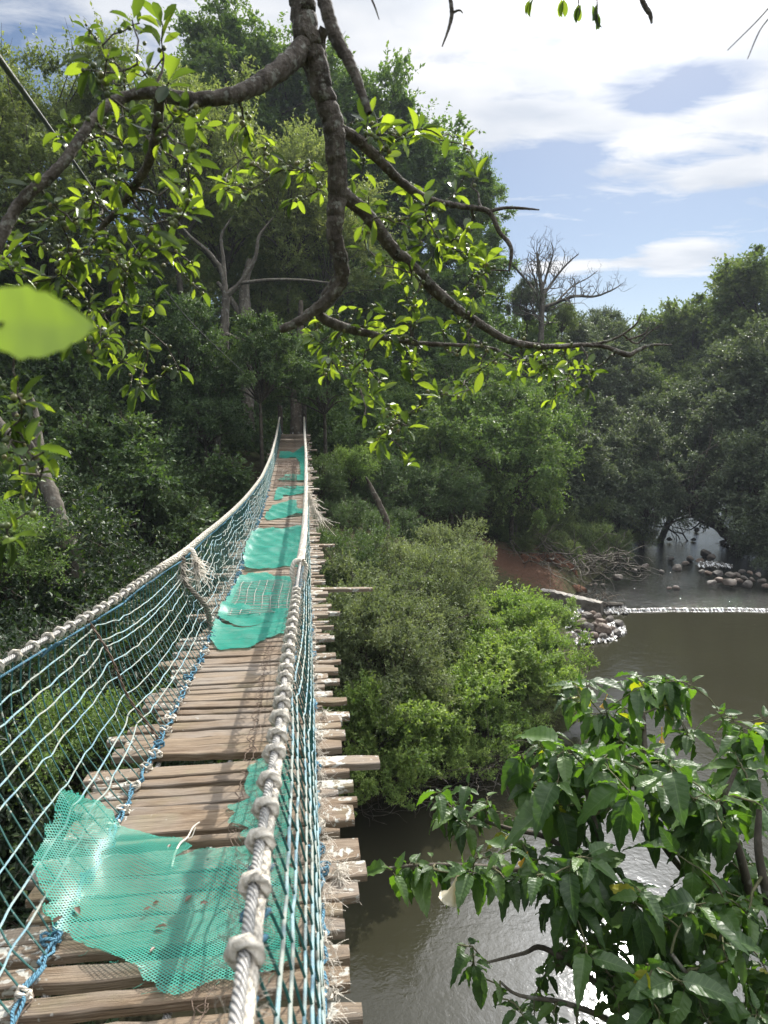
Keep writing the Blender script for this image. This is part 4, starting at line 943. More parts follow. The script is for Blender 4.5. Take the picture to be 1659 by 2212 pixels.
# ---- generic branch network for the close plants
class Net:
    def __init__(s): s.P = []; s.Rr = []
    def add(s, pts, rad):
        for p, r_ in zip(pts, rad): s.P.append(p); s.Rr.append(r_)
def grow(net, targets, acc, seed, r0=.006, rtip=.0018, sag=.08, wig=.03, sides=6, maxlen=9):
    r = np.random.RandomState(seed); NP = np.array(net.P); NR = np.array(net.Rr)
    T = np.array(targets); left = list(range(len(T))); dirs = np.zeros((len(T), 3))
    dmin = np.array([np.linalg.norm(NP-t_, axis=1).min() for t_ in T])
    for k in np.argsort(dmin):
        dd = np.linalg.norm(NP-T[k], axis=1); i_ = int(np.argmin(dd+0.03*r.rand(len(dd)))); a_, b_ = NP[i_], T[k]; L_ = dd[i_]
        n = max(5, int(L_/.03)); n = min(n, 16); u = np.linspace(0, 1, n)[:, None]
        off = nrm(r.normal(0, 1, 3))*L_*.12
        p = a_*(1-u)+b_*u+off*np.sin(np.pi*u)+np.array([0, 0, sag*L_])*np.sin(np.pi*u)+r.normal(0, wig*L_/n, (n, 3))*np.sin(np.pi*u)
        rs_ = min(NR[i_]*.75, r0*(.55+L_*1.2)); rs_ = max(rs_, rtip*1.3); rad = np.linspace(rs_, rtip, n)
        acc.tube(p, rad, sides); dirs[k] = nrm(p[-1]-p[-3])
        NP = np.vstack([NP, p[1:]]); NR = np.concatenate([NR, rad[1:]])
    return dirs
def sample_poly(poly, n, r):
    poly = np.array(poly, float); out = []
    while len(out) < n:
        x, y = r.uniform(poly[:, 0].min(), poly[:, 0].max()), r.uniform(poly[:, 1].min(), poly[:, 1].max())
        if in_poly(np.array([x]), np.array([y]), poly)[0]: out.append((x, y))
    return out

# ------------------------------------------------------------------ overhanging fig tree close to the camera
fig = thing('fig_tree', 'overhanging fig tree with grey bark, bright glossy leaves and clusters of small round figs', 'tree', (0, 0, 0))
net = Net()
def branch(name, pts, mat='bark', tonet=True, knob=.03):
    q_ = cat_rom(np.array([np.concatenate([P(x, y, z), [w_*z/F_PX/2]]) for (x, y, z, w_) in pts]), len(pts)*7)
    r = np.random.RandomState(int(abs(pts[0][0])) % 1000); rad = q_[:, 3]*(1+knob*r.normal(0, 1, len(q_)))
    a_ = Acc(); a_.tube(q_[:, :3]+r.normal(0, .06, (len(q_), 3))*q_[:, 3:], rad, 12); 
    # bark knobs
    if tonet: net.add(q_[:, :3], rad)
    return a_.build(name, M[mat], fig)
branch('branch', [(643, -120, 1.75, 52), (648, -20, 1.75, 55), (660, 60, 1.76, 56), (675, 120, 1.78, 58), (693, 185, 1.8, 48), (714, 250, 1.82, 46), (726, 330, 1.85, 46), (728, 430, 1.9, 42), (722, 500, 1.92, 36), (735, 560, 1.95, 34), (738, 595, 1.98, 32), (718, 638, 2.0, 28), (682, 668, 2.02, 24), (645, 695, 2.04, 20), (606, 712, 2.06, 17)])
branch('branch', [(662, 90, 1.77, 44), (622, 138, 1.72, 42), (565, 178, 1.66, 38), (505, 204, 1.62, 34), (440, 214, 1.6, 30), (380, 211, 1.6, 30), (325, 198, 1.62, 28), (285, 206, 1.63, 24), (240, 222, 1.6, 22), (200, 260, 1.55, 20), (160, 318, 1.5, 22), (120, 370, 1.48, 22), (60, 420, 1.46, 24), (20, 475, 1.45, 24), (-30, 590, 1.42, 24)])
branch('branch', [(345, 205, 1.62, 22), (340, 270, 1.68, 21), (325, 340, 1.74, 20), (292, 400, 1.8, 18), (258, 450, 1.86, 15), (205, 505, 1.9, 10)])
branch('branch', [(728, 275, 1.85, 26), (780, 308, 1.9, 24), (832, 358, 1.95, 21), (872, 398, 2.0, 18), (932, 432, 2.05, 15), (1000, 446, 2.1, 12), (1055, 457, 2.12, 11), (1078, 500, 2.12, 10), (1104, 535, 2.12, 9), (1100, 585, 2.12, 5)])
branch('branch', [(1055, 457, 2.12, 9), (1090, 449, 2.12, 7), (1130, 450, 2.12, 6), (1165, 453, 2.12, 3)])
branch('branch', [(735, 415, 1.9, 32), (792, 462, 1.95, 30), (842, 530, 2.0, 28), (892, 577, 2.05, 25), (932, 620, 2.1, 26), (982, 662, 2.15, 20), (1040, 702, 2.2, 18), (1100, 736, 2.25, 16), (1180, 749, 2.3, 12), (1262, 745, 2.35, 10), (1310, 750, 2.35, 9), (1355, 767, 2.35, 12), (1372, 760, 2.35, 9), (1405, 746, 2.35, 6), (1452, 745, 2.35, 3)])
branch('branch', [(1262, 745, 2.35, 6), (1300, 740, 2.35, 6), (1335, 728, 2.33, 5), (1372, 702, 2.3, 4), (1386, 676, 2.3, 2)])
branch('branch', [(1352, 735, 2.33, 4), (1390, 722, 2.33, 4), (1402, 706, 2.33, 2)])
branch('branch', [(1345, 722, 2.33, 4), (1375, 742, 2.33, 4), (1400, 720, 2.32, 3), (1432, 700, 2.3, 2)])
branch('branch', [(735, 590, 1.98, 16), (700, 640, 2.02, 16), (690, 680, 2.05, 20), (730, 702, 2.1, 22), (775, 716, 2.15, 19), (830, 728, 2.2, 14), (900, 741, 2.3, 11), (980, 745, 2.35, 8), (1060, 752, 2.4, 7), (1110, 775, 2.45, 5)])
branch('branch', [(680, -80, 1.2, 30), (705, 20, 1.2, 30), (728, 85, 1.2, 30), (752, 130, 1.2, 26), (775, 180, 1.2, 20), (797, 245, 1.2, 15)], tonet=False)
branch('branch', [(700, 60, 1.75, 20), (690, 100, 1.78, 26), (700, 160, 1.8, 20)], tonet=False)
for pts in ([(968, -30, 1.6, 7), (976, 28, 1.6, 9), (968, 65, 1.6, 6), (955, 100, 1.6, 3)], [(976, 28, 1.6, 6), (992, 22, 1.6, 4), (1000, 28, 1.6, 2)], [(795, -20, 1.5, 4), (810, 15, 1.5, 4), (819, 42, 1.5, 2)], [(1375, -30, 1.4, 10), (1392, 10, 1.4, 11), (1404, 30, 1.4, 10), (1408, 50, 1.4, 5)],
            [(1700, -30, 1.2, 3), (1640, 40, 1.2, 3), (1572, 108, 1.2, 2)], [(1690, 10, 1.2, 3), (1645, 60, 1.2, 3), (1615, 127, 1.2, 2)], [(1288, -30, 2, 3), (1290, 10, 2, 3), (1290, 45, 2, 2)], [(1252, -30, 2, 3), (1250, 0, 2, 3), (1253, 30, 2, 2)], [(1140, -30, 2, 3), (1150, 0, 2, 3)]):
    branch('twig', pts, tonet=False)
ax = Acc(); rr = np.random.RandomState(22); T = []; TZ = []
regions = [([(180, 60), (300, 20), (410, 40), (420, 180), (330, 200), (180, 250)], 11, 1.6), ([(0, 330), (130, 250), (420, 240), (470, 330), (460, 480), (380, 560), (200, 560), (0, 560)], 46, 1.7),
           ([(0, 560), (430, 540), (450, 720), (420, 800), (300, 860), (150, 780), (0, 640)], 42, 1.9), ([(480, 250), (560, 260), (720, 330), (700, 460), (560, 430), (480, 420)], 15, 1.95),
           ([(750, 330), (860, 270), (1020, 280), (1040, 480), (1090, 620), (1000, 700), (780, 560), (740, 420)], 42, 2.1),
           ([(620, 690), (740, 660), (900, 640), (1110, 720), (1290, 760), (1270, 850), (1100, 830), (1000, 860), (800, 860), (640, 770)], 52, 2.3),
           ([(780, 840), (930, 840), (900, 960), (870, 1030), (820, 1010), (780, 900)], 12, 2.3), ([(0, 790), (90, 880), (110, 960), (60, 1180), (0, 1180)], 13, 1.3), ([(730, 250), (870, 250), (900, 330), (780, 320)], 6, 2.0), ([(1150, 760), (1300, 780), (1290, 840), (1210, 890), (1150, 850)], 8, 2.4)]
for poly, n, z in regions:
    for (x, y_) in sample_poly(poly, int(n*1.3), rr):
        T.append(P(x, y_, z+rr.uniform(-.25, .35)))
net.add([P(40, 760, 1.5), P(20, 850, 1.35), P(-10, 640, 1.4)], [.004, .004, .006])
dirs = grow(net, T, ax, 5, .0062, .0017, .02, .25)
ax.build('twigs', M['bark'], fig)
pos = []; dr = []; LL = []; figs = []
extra_leaf = [(1148, 8, 2, 1), (1218, 8, 2, 1), (1250, 20, 2, 1), (1290, 38, 2, 1), (1284, 20, 2, 1)]
for k, (t_, d_) in enumerate(zip(T, dirs)):
    m = rr.randint(3, 7); big = rr.uniform(.6, 1.15)
    ang = rr.rand()*6
    axs = nrm(d_*.6+np.array([0, 0, rr.uniform(-.5, .9)])); s_ = nrm(np.cross(axs, [.3, .5, .2])); b_ = np.cross(axs, s_)
    for q_ in range(m):
        ph = ang+q_*2.4; tilt = rr.uniform(.4, 1.5)
        d = axs*math.cos(tilt)+(s_*math.cos(ph)+b_*math.sin(ph))*math.sin(tilt)+np.array([0, 0, -.15])
        pos.append(t_-axs*rr.uniform(0, .03)+d*.008); dr.append(d); LL.append(.06*big*rr.uniform(.6, 1.2))
    if rr.rand() < .8:
        for q_ in range(rr.randint(2, 9)): figs.append(t_-d_*rr.uniform(-.005, .09)+nrm(rr.normal(0, 1, 3))*.011)
for (x, y_, z, _) in extra_leaf:
    for q_ in range(3): pos.append(P(x+rr.uniform(-5, 5), y_-10, z)); dr.append(np.array([rr.uniform(-.5, .5), .1, -1.0])); LL.append(.045)
pos = np.array(pos); dr = np.array(dr); LL = np.array(LL); n = len(pos)
V, F, U, rn = leaves(LEAF, pos, dr, rr.normal(0, .5, (n, 3))+[0, 0, 1.0], LL, LL*rr.uniform(.34, .44, n), np.clip(rr.beta(1.2, 1.3, n), 0, .97)+.03*(rr.rand(n) < .02), curl=rr.uniform(.4, 2.2, n))
mk('foliage', V, F, M['fig_leaf'], fig, rnd=rn)
# figs: small spheres, one mesh
def sphere_tpl(nu=8, nv=6):
    V = [[0, 0, 1]]; 
    for i_ in range(1, nv):
        for j_ in range(nu): V.append([math.sin(math.pi*i_/nv)*math.cos(2*math.pi*j_/nu), math.sin(math.pi*i_/nv)*math.sin(2*math.pi*j_/nu), math.cos(math.pi*i_/nv)])
    V.append([0, 0, -1]); F3 = [[0, 1+j_, 1+(j_+1) % nu] for j_ in range(nu)]; F4 = []
    for i_ in range(nv-2):
        for j_ in range(nu): a_ = 1+i_*nu; F4.append([a_+j_, a_+nu+j_, a_+nu+(j_+1) % nu, a_+(j_+1) % nu])
    l = len(V)-1; F3 += [[l, l-nu+(j_+1) % nu, l-nu+j_] for j_ in range(nu)]
    return np.array(V, float), np.array(F4), np.array(F3)
SV, S4, S3 = sphere_tpl(); fg = np.array(figs); fr_ = rr.uniform(.004, .0072, len(fg))
V = (fg[:, None]+SV[None]*fr_[:, None, None]).reshape(-1, 3); o_ = (np.arange(len(fg))*len(SV))[:, None, None]
o = mk('figs', V, [(S4[None]+o_).reshape(-1, 4), (S3[None]+o_).reshape(-1, 3)], M['fig'], fig, rnd=np.repeat(rr.rand(len(fg)), len(SV))); o['kind'] = 'stuff'
# one leaf right in front of the lens, out of focus
TB = BIG; c0 = P(-30, 700, .36); d = P(205, 690, .38)-c0
V, F, U, rn = leaves(BIG, np.array([c0]), np.array([d]), np.array([[.1, -1.0, .35]]), np.linalg.norm(d), .042, np.array([.93]), curl=np.array([.35]))
M['fig_vein'] = leaf_mat('veined_fig_leaf', [(0, (.11, .18, .03)), (1, (.26, .38, .05))], .55, (1.6, 1.6, .5), .36, .5, veins=False, objvar=0)
mk('close_leaf', V, F, M['fig_vein'], fig, U, rn)
a_ = Acc(); a_.tube(cat_rom([P(6, 700, .362), P(-30, 700, .36), P(-90, 680, .4), P(-200, 600, .6)], 12), .0014, 5); a_.build('leaf_stalk', M['twig'], fig)

# ------------------------------------------------------------------ large-leaved flowering shrub, lower right
shrub = thing('flowering_shrub', 'large shrub with big drooping veined leaves and a pale hanging trumpet flower, lower right', 'shrub', (1.6, 2.6, -5.2)); SB0 = np.array([1.6, 2.6, -5.2])
net = Net(); ax = Acc()
stems = [[(1500, 2900, 3.6, 40), (1480, 2400, 3.6, 34), (1440, 2200, 3.6, 30), (1400, 2100, 3.6, 24), (1330, 1950, 3.5, 20), (1290, 1800, 3.4, 14), (1260, 1680, 3.4, 8)],
         [(1480, 2400, 3.6, 30), (1560, 2150, 3.9, 26), (1540, 1950, 3.9, 22), (1470, 1800, 4.0, 18), (1400, 1650, 4.2, 14), (1390, 1540, 4.3, 8)],
         [(1560, 2150, 3.9, 26), (1620, 2000, 3.5, 22), (1600, 1850, 3.3, 18), (1560, 1750, 3.3, 14), (1590, 1660, 3.3, 9)],
         [(1440, 2200, 3.6, 20), (1300, 2130, 3.4, 15), (1180, 2050, 3.3, 12), (1130, 2060, 3.2, 8), (1050, 2080, 3.2, 5)],
         [(1330, 1950, 3.5, 16), (1230, 1890, 3.4, 14), (1130, 1880, 3.3, 12), (1020, 1870, 3.2, 9), (920, 1868, 3.1, 7), (840, 1875, 3.05, 5)],
         [(1330, 1950, 3.5, 14), (1200, 1820, 3.7, 12), (1100, 1790, 3.8, 9), (1000, 1760, 3.8, 6), (970, 1740, 3.8, 5)],
         [(1540, 1950, 3.9, 16), (1450, 1850, 3.8, 13), (1390, 1760, 3.7, 10), (1330, 1690, 3.7, 7)],
         [(1700, 2300, 3.2, 30), (1680, 2050, 3.2, 26), (1640, 1850, 3.1, 18), (1640, 1750, 3.1, 12)],
         [(1500, 2400, 3.3, 20), (1350, 2230, 3.2, 14), (1230, 2170, 3.1, 11), (1120, 2150, 3.1, 7), (1080, 2120, 3.1, 5)],
         [(1600, 2400, 3.0, 22), (1560, 2250, 2.9, 16), (1500, 2130, 2.8, 12), (1450, 2060, 2.8, 8)]]
for s_ in stems:
    q_ = cat_rom(np.array([np.concatenate([P(x, y_, z), [w_*z/F_PX/2]]) for (x, y_, z, w_) in s_]), len(s_)*7)
    ax.tube(q_[:, :3]-SB0, q_[:, 3], 8); net.add(q_[:, :3]-SB0, q_[:, 3])
q_ = cat_rom([np.zeros(3)+[0, 0, -.2], (P(1500, 2900, 3.6)-SB0)], 10)
ax.tube(q_, .06, 8); ax.build('stems', M['bark_pale'], shrub)
ax = Acc(); rr = np.random.RandomState(44); T = []; sz = []
regs = [([(1210, 1470), (1380, 1450), (1500, 1480), (1530, 1600), (1380, 1650), (1230, 1560)], 26, 4.3, .17), ([(1090, 1600), (1300, 1560), (1450, 1640), (1420, 1760), (1250, 1750), (1110, 1720)], 26, 3.6, .2),
        ([(1400, 1640), (1659, 1640), (1700, 1800), (1600, 1880), (1450, 1820), (1380, 1700)], 26, 3.5, .2), ([(1530, 1540), (1680, 1540), (1680, 1640), (1540, 1620)], 6, 4.0, .17),
        ([(930, 1720), (1010, 1690), (1130, 1760), (1120, 1830), (980, 1800)], 14, 3.8, .12), ([(810, 1840), (900, 1850), (1100, 1830), (1200, 1860), (1190, 1920), (900, 1900)], 15, 3.2, .14),
        ([(1150, 1800), (1300, 1780), (1300, 1900), (1180, 1900)], 9, 3.3, .2), ([(1250, 1880), (1500, 1860), (1680, 1850), (1680, 2050), (1400, 2020), (1260, 1960)], 26, 3.2, .18),
        ([(1000, 2050), (1150, 2080), (1250, 2150), (1200, 2230), (1020, 2200)], 9, 3.1, .1), ([(1130, 1900), (1250, 1930), (1240, 2000), (1130, 1960)], 6, 3.3, .1),
        ([(1250, 2050), (1450, 2050), (1680, 2080), (1680, 2230), (1300, 2230)], 44, 3.0, .15), ([(1180, 1960), (1680, 1950), (1680, 2240), (1150, 2240)], 34, 3.3, .11), ([(1100, 1600), (1659, 1560), (1659, 1900), (1150, 1880)], 12, 3.7, .1)]
for poly, n, z, s_ in regs:
    for (x, y_) in sample_poly(poly, n, rr): T.append(P(x, y_, z+rr.uniform(-.35, .35))-SB0); sz.append(s_)
for (x, y_, z, s_) in [(830, 1868, 3.05, .15), (880, 1870, 3.1, .14), (990, 2040, 3.2, .08), (1445, 1470, 4.4, .16), (965, 1735, 3.8, .13), (1280, 1650, 3.3, .27), (1190, 1740, 3.4, .24), (1215, 1610, 3.4, .25), (1240, 1940, 3.0, .24), (1360, 1710, 3.1, .26), (1470, 1850, 3.1, .22), (1560, 1780, 3.1, .24)]:
    T.append(P(x, y_, z)-SB0); sz.append(s_)
dirs = grow(net, T, ax, 8, .011, .003, .05, .15, 7)
ax.build('side_shoots', M['twig'], shrub)
pos = []; dr = []; LL = []; up = []
for t_, d_, s_ in zip(T, dirs, sz):
    m = rr.randint(5, 9); a0 = rr.rand()*6
    for q_ in range(m):
        ph = a0+q_*2.4+rr.uniform(-.3, .3); el_ = rr.uniform(-1.25, .15) if q_ < m-2 else rr.uniform(.1, .9)
        d = np.array([math.cos(ph)*math.cos(el_), math.sin(ph)*math.cos(el_), math.sin(el_)])
        pos.append(t_+d*s_*.14-d_*rr.uniform(0, .06)); dr.append(d); LL.append(s_*(rr.uniform(.55, 1.3) if q_ < m-2 else rr.uniform(.3, .6)))
        up.append(np.array([math.cos(ph)*.5, math.sin(ph)*.5, .9])+rr.normal(0, .2, 3))
pos = np.array(pos); dr = np.array(dr); LL = np.array(LL); n = len(pos); print('trumpet leaves', n)
V, F, U, rn = leaves(BIG, pos, dr, np.array(up), LL, LL*rr.uniform(.38, .54, n), np.where(rr.rand(n) < .02, 1, rr.uniform(0, .9, n)), curl=rr.uniform(.5, 1.5, n))
mk('foliage', V, F, M['trumpet_leaf'], shrub, U, rn)
a_ = Acc()
for p_ in range(0, n, 1): a_.tube(np.array([pos[p_]-nrm(dr[p_])*.03*LL[p_]/.2, pos[p_]+nrm(dr[p_])*.01]), .0016, 4)
a_.build('leaf_stalks', M['twig'], shrub)
def flower(p, s_, mat, seed):
    nu = 20; prof = [(0, .12), (.3, .13), (.55, .2), (.75, .36), (.9, .62), (1.0, .78), (.99, .84)]; V = []
    for (x_, r_) in prof:
        for j_ in range(nu):
            a1 = 2*math.pi*j_/nu; rf = r_*(1+.12*math.cos(5*a1)*(x_ > .85)); V.append([rf*.45*math.cos(a1)*s_, rf*.45*math.sin(a1)*s_, -x_*s_+.04*s_*math.cos(5*a1)*(x_ > .85)])
    F = np.array([[i_*nu+j_, i_*nu+(j_+1) % nu, (i_+1)*nu+(j_+1) % nu, (i_+1)*nu+j_] for i_ in range(len(prof)-1) for j_ in range(nu)])
    o = mk('flower', np.array(V), F, M[mat], shrub, rnd=np.full(len(V), .5)); o.location = p-SB0; o.rotation_euler = (.25, .3, seed); return o
o = flower(P(993, 1885, 2.95), .13, 'petal', 1); o['label'] = 'open cream trumpet flower hanging down'
for k, (x, y_, z) in enumerate([(1140, 1840, 3.2), (1312, 1500, 4.2), (1430, 1570, 4.0)]):
    o = flower(P(x, y_, z), .09, 'yellow_petal', k); o.scale = (.45, .45, 1)
# ------------------------------------------------------------------ rocks, weir wall, red bank, driftwood, stay cable
def rock_mesh(seed):
    r = np.random.RandomState(seed); SVr, s4, s3 = sphere_tpl(18, 12); V = SVr.copy()
    for _ in range(9):
        nn_ = nrm(r.normal(0, 1, 3)); c_ = r.uniform(.55, .85); dd_ = V@nn_; V = V-np.outer(np.maximum(0, dd_-c_), nn_)*.92
    V += np.array([[mnoise.noise(Vector(v)*2.3+Vector((seed, 0, 0)))*.12 for _ in range(1)]*3 for v in V])*SVr
    return V*[1, .8, .62], [s4, s3]
RM = [rock_mesh(s_) for s_ in range(6)]; RMe = []
for V, F in RM:
    o = mk('rock', V, F, M['rock'], smooth=True); RMe.append(o.data); bpy.data.objects.remove(o)
    try: RMe[-1].set_sharp_from_angle(angle=R(38))
    except Exception: pass
def rocks(lst, zb, label, group, seed):
    r = random.Random(seed)
    for (x, y_, s_, dz_) in lst:
        p = P_plane(x, y_, zb+dz_); Zc = p[1]*CP-p[2]*SP; rad = s_*Zc/F_PX/2
        o = bpy.data.objects.new('rock', RMe[r.randrange(6)]); COL.objects.link(o); o.location = p
        o.rotation_euler = (r.uniform(-.25, .25), r.uniform(-.25, .25), r.uniform(0, 6.28)); o.scale = (rad,)*3
        tag(o, label, 'rock', group)
zr = lambda l: [(1080+x*.349, 1053+y_*.349, s_*.349, dz_) for x, y_, s_, dz_ in l]
rocks(zr([(540, 790, 85, .25), (600, 800, 70, .25), (500, 835, 90, .2), (550, 860, 100, .22), (630, 830, 85, .25), (680, 815, 70, .22), (740, 840, 70, .1), (635, 880, 120, .15), (725, 900, 75, .08), (440, 920, 80, .1), (520, 905, 70, .12), (580, 915, 80, .1), (500, 940, 60, .03), (560, 945, 55, .02), (640, 918, 65, .08), (670, 780, 60, .2), (430, 945, 50, .02), (480, 890, 50, .12), (610, 945, 50, 0), (700, 930, 45, 0), (520, 800, 60, .28), (575, 775, 50, .25), (590, 850, 60, .22), (480, 960, 40, 0), (540, 965, 36, 0), (770, 905, 40, 0), (700, 870, 50, .08), (465, 925, 40, .05)]), -6.0, 'brown boulder in the heap below the left end of the weir', 'boulders piled below the weir', 3)
rocks(zr([(1310, 590, 65, .1), (1360, 570, 70, .1), (1420, 585, 100, .12), (1430, 540, 70, .15), (1350, 530, 70, .1), (1480, 575, 60, .1), (1530, 600, 90, 0), (1510, 560, 60, .1), (1560, 570, 50, .1), (1620, 580, 55, .1), (1470, 540, 55, .12), (1290, 530, 60, .1), (1250, 520, 50, .05), (1500, 520, 45, .1), (1600, 540, 50, .1), (1640, 610, 60, .05), (1550, 530, 45, .1)]), -5.86, 'grey boulder in the low row at the right edge upstream of the weir', 'boulders upstream at the right edge', 4)
rocks(zr([(900, 485, 60, .1), (835, 515, 50, .05), (1270, 405, 90, .1), (1100, 500, 80, 0), (1310, 430, 70, .05), (1220, 260, 50, .05), (1050, 320, 40, .05), (1200, 320, 40, .02), (1380, 340, 50, 0), (1150, 470, 50, 0), (1060, 440, 45, 0), (1180, 440, 60, .02), (1240, 455, 55, .02), (1000, 520, 40, 0), (1090, 620, 45, -.02), (1050, 625, 35, .0)]), -5.86, 'dark wet rock showing above the water of the upstream rapids', 'rocks in the upstream rapids', 5)
rocks(zr([(470, 608, 40, .02), (565, 604, 22, .02), (590, 600, 30, .04), (640, 600, 30, .03), (425, 578, 18, .05)]), -5.86, 'small pale stone at the muddy edge below the red bank', 'small stones below the red bank', 6)
rocks(zr([(727, 555, 85, .25)]), -5.86, 'squarish grey boulder at the right end of the root tangle', None, 8)
# white water
def foam_patch(pts, z0, z1, name, seed):
    c = np.array([P_plane(x, y_, -6.0)[:2] for x, y_ in pts]); r = np.random.RandomState(seed); mn, mxx = c.min(0), c.max(0)
    A, B = np.meshgrid(np.linspace(mn[0], mxx[0], 50), np.linspace(mn[1], mxx[1], 50), indexing='ij'); ins = in_poly(A.ravel(), B.ravel(), c).reshape(A.shape)
    u = (B-mn[1])/(mxx[1]-mn[1]); Zs = z0*(1-u)+z1*u+.035*np.sin(A*23+B*9)*np.sin(B*31)+.02*r.normal(0, 1, A.shape)
    q_ = (np.arange(49)[:, None]*50+np.arange(49)[None]); ok = ins[:-1, :-1] & ins[1:, 1:]; q_ = q_[ok]
    V = np.stack([A, B, Zs], -1).reshape(-1, 3); F = np.stack([q_, q_+50, q_+51, q_+1], 1)
    tag(mk(name, V, F, M['foam']), kind='structure')
zq = lambda l: [(1080+x*.349, 1053+y_*.349) for x, y_ in l]
foam_patch(zq([(400, 760), (520, 745), (520, 800), (470, 830), (450, 870), (380, 900), (380, 830)]), -5.97, -5.8, 'rapids_foam', 1)
foam_patch(zq([(580, 750), (760, 735), (805, 770), (790, 790), (700, 785), (590, 770)]), -5.975, -5.93, 'rapids_foam', 2)
foam_patch(zq([(380, 900), (420, 950), (480, 975), (560, 975), (700, 950), (790, 900), (770, 840), (700, 820), (640, 850), (500, 900)]), -5.975, -5.975, 'rapids_foam', 3)
foam_patch(zq([(1230, 490), (1300, 485), (1440, 505), (1440, 525), (1300, 520), (1220, 515)]), -5.83, -5.8, 'rapids_foam', 4)
# concrete weir wall
A0, A1 = P_plane(1118, 1262, -5.36), P_plane(1302, 1302, -5.6); n = 30; u = np.linspace(0, 1, n)[:, None]; cl = A0*(1-u)+A1*u; cl[:, 1] += .12*np.sin(u[:, 0]*3)
pr = nrm(np.cross(np.append((A1-A0)[:2], 0), [0, 0, 1.0])); r = np.random.RandomState(2); rows = []
for (o_, dz_) in ((-.16, -.9), (-.15, -.02), (-.13, 0), (0, .012), (.13, 0), (.15, -.02), (.16, -.9)): rows.append(cl+pr*o_+np.array([0, 0, dz_])+r.normal(0, .012, (n, 3)))
V = np.vstack(rows); F = np.array([[k*n+i_, k*n+i_+1, (k+1)*n+i_+1, (k+1)*n+i_] for k in range(6) for i_ in range(n-1)])
cc = V.mean(0); o = mk('weir_wall', V-cc, [F, np.array([[k*n for k in range(7)], [k*n+n-1 for k in range(7)][::-1]])], M['concrete'], smooth=False); o.location = cc
tag(o, 'low weathered concrete wall sloping down to the left end of the weir', 'wall')
# eroded red bank
cpx = P_plane(1130, 1258, -5.8); A, B = np.meshgrid(np.linspace(-2.4, 2.0, 90), np.linspace(-1.3, 2.0, 60), indexing='ij')
H = np.array([[mnoise.fractal(Vector((a1*1.1, b1*1.1, 3)), 1.0, 2.0, 5) for b1 in B[0]] for a1 in A[:, 0]])
prof = np.interp(B, [-1.3, -.6, .1, .5, .9, 2.0], [-.3, .1, .25, .7, .95, 1.0])*np.clip(1.25-np.abs(A/2.3)**3, 0, 1)
Zr = prof+.3*H+.12*np.sin(A*5+H*3)*np.exp(-((B-.2)/.6)**2)
V = np.stack([A, B-.25*H, Zr-.15], -1).reshape(-1, 3); i_, j_ = np.meshgrid(np.arange(89), np.arange(59), indexing='ij'); q_ = (i_*60+j_).ravel()
o = mk('red_earth_bank', V, np.stack([q_, q_+60, q_+61, q_+1], 1), M['red']); o.location = cpx; tag(o, kind='structure')
def tangle(name, label, cat, px, py, zl, n, sx, sz, rad, mat, seed, sy=.5):
    c = P_plane(px, py, zl); r = np.random.RandomState(seed); a_ = Acc()
    for _ in range(n):
        p = np.array([r.uniform(-sx, sx), r.uniform(-sy, sy), r.uniform(-.05, sz)]); d = nrm(r.normal(0, 1, 3)*[1.5, .8, .5]); pts = [p]
        for _ in range(8): d = nrm(d+r.normal(0, .35, 3)+[0, 0, -.08]); pts.append(pts[-1]+d*r.uniform(.08, .2)*sx)
        pts = np.array(pts); pts[:, 2] = np.maximum(pts[:, 2], -.1+.05*r.rand()); a_.tube(cat_rom(pts, 14), rad*r.uniform(.4, 1.3)*np.linspace(1, .4, 14), 4)
    o = a_.build(name, M[mat]); o.location = c; return tag(o, label, cat, kind='stuff')
tangle('exposed_roots', 'tangle of thin bare roots hanging over the red earth bank', 'roots', 1150, 1236, -5.5, 95, 1.9, .7, .02, 'bark_pale', 3, .7)
tangle('root_tangle', 'grey tangle of washed up branches at the water edge beside the squarish boulder', 'branches', 1275, 1240, -5.75, 110, 1.4, .75, .018, 'bark_pale', 4, .6)
tangle('driftwood_pile', 'small heap of brown driftwood at the end of the concrete wall', 'driftwood', 1285, 1300, -5.75, 50, .5, .3, .016, 'bark_dark', 5, .3)
a_ = Acc(); p0, p1 = P_plane(1292, 1308, -5.85), P_plane(1345, 1306, -5.88); cc = (p0+p1)/2; a_.tube(cat_rom([p0-cc, p0*.5+p1*.5-cc+[0, 0, .03], p1-cc], 12), np.linspace(.09, .06, 12), 9)
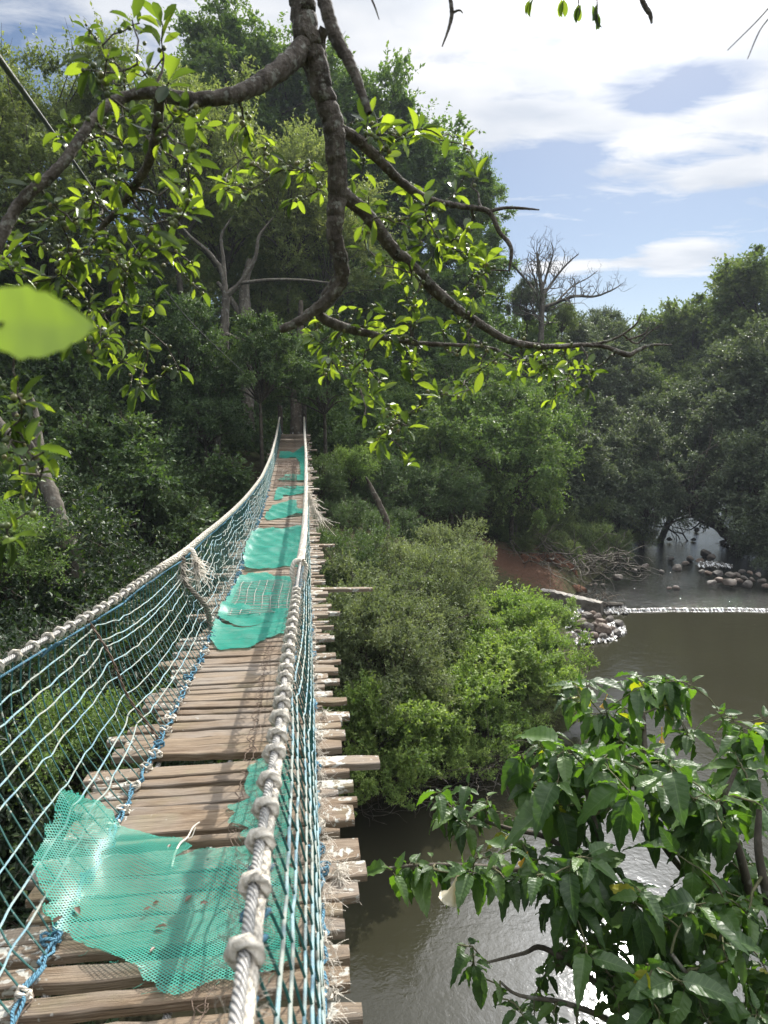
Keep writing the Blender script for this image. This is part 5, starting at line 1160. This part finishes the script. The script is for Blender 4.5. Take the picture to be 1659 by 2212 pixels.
o = a_.build('log', M['bark_pale']); o.location = cc; tag(o, 'short wet log lying on the weir by the driftwood heap', 'log')
for k, (pts, lb) in enumerate([([(1180, 1330, 14.2), (1230, 1290, 14.3)], 0)]): pass
tree(885, 1500, 11.2, .42, 'fine', 'spray_leaf', 'yellowish fine leaved bush low in the middle of the bank thicket', 'bush', None, 'bush')
tree(1160, 1540, 12.8, .36, 'fine', 'spray_leaf', 'small dull bush at the water edge right of the bright bushes', 'bush', None, 'bush')
# dry reeds and twigs along the thicket's foot
tangle('dry_undergrowth', 'dry stems and grass trailing into the water below the bright bushes', 'undergrowth', 960, 1680, -5.95, 130, 1.1, .35, .006, 'bark_pale', 9, .35)
tangle('dead_stems', 'thin dead stems hanging in the shade under the plank ends', 'undergrowth', 830, 1725, -5.9, 80, .7, .5, .006, 'bark_pale', 10, .3)
# stay cable of the bridge
sc_ = np.array([P(-120, -40, .9), P(0, 130, 1.3), P(75, 233, 1.8), P(150, 337, 2.6), P(280, 520, 5.5), P(417, 700, 11), P(537, 815, 17), P(600, 878, 21)]); c = sc_[0]
a_ = Acc(); a_.tube(cat_rom(sc_-c, 90), .0065, 8); o = a_.build('stay_cable', M['dark_cable']); o.location = c; tag(o, 'long dark steel cable from the upper left corner down to the bridge end', 'cable')

# thin air haze over the valley
a_ = Acc(); hx, hy0, hy1, hz0, hz1 = 450, -80, 620, -9, 36
V = np.array([[x, y_, z] for x in (-hx, hx) for y_ in (hy0, hy1) for z in (hz0, hz1)], float)
F = np.array([[0, 1, 3, 2], [4, 6, 7, 5], [0, 4, 5, 1], [2, 3, 7, 6], [0, 2, 6, 4], [1, 5, 7, 3]])
m, t = new_mat('haze'); v = t.n('ShaderNodeVolumePrincipled'); v.inputs['Density'].default_value = .0005; v.inputs['Color'].default_value = (.8, .88, 1, 1); v.inputs['Anisotropy'].default_value = .2
oo = t.n('ShaderNodeOutputMaterial'); t.l(v.outputs[0], oo.inputs['Volume'])
tag(mk('haze', V, F, m, smooth=False), kind='stuff')
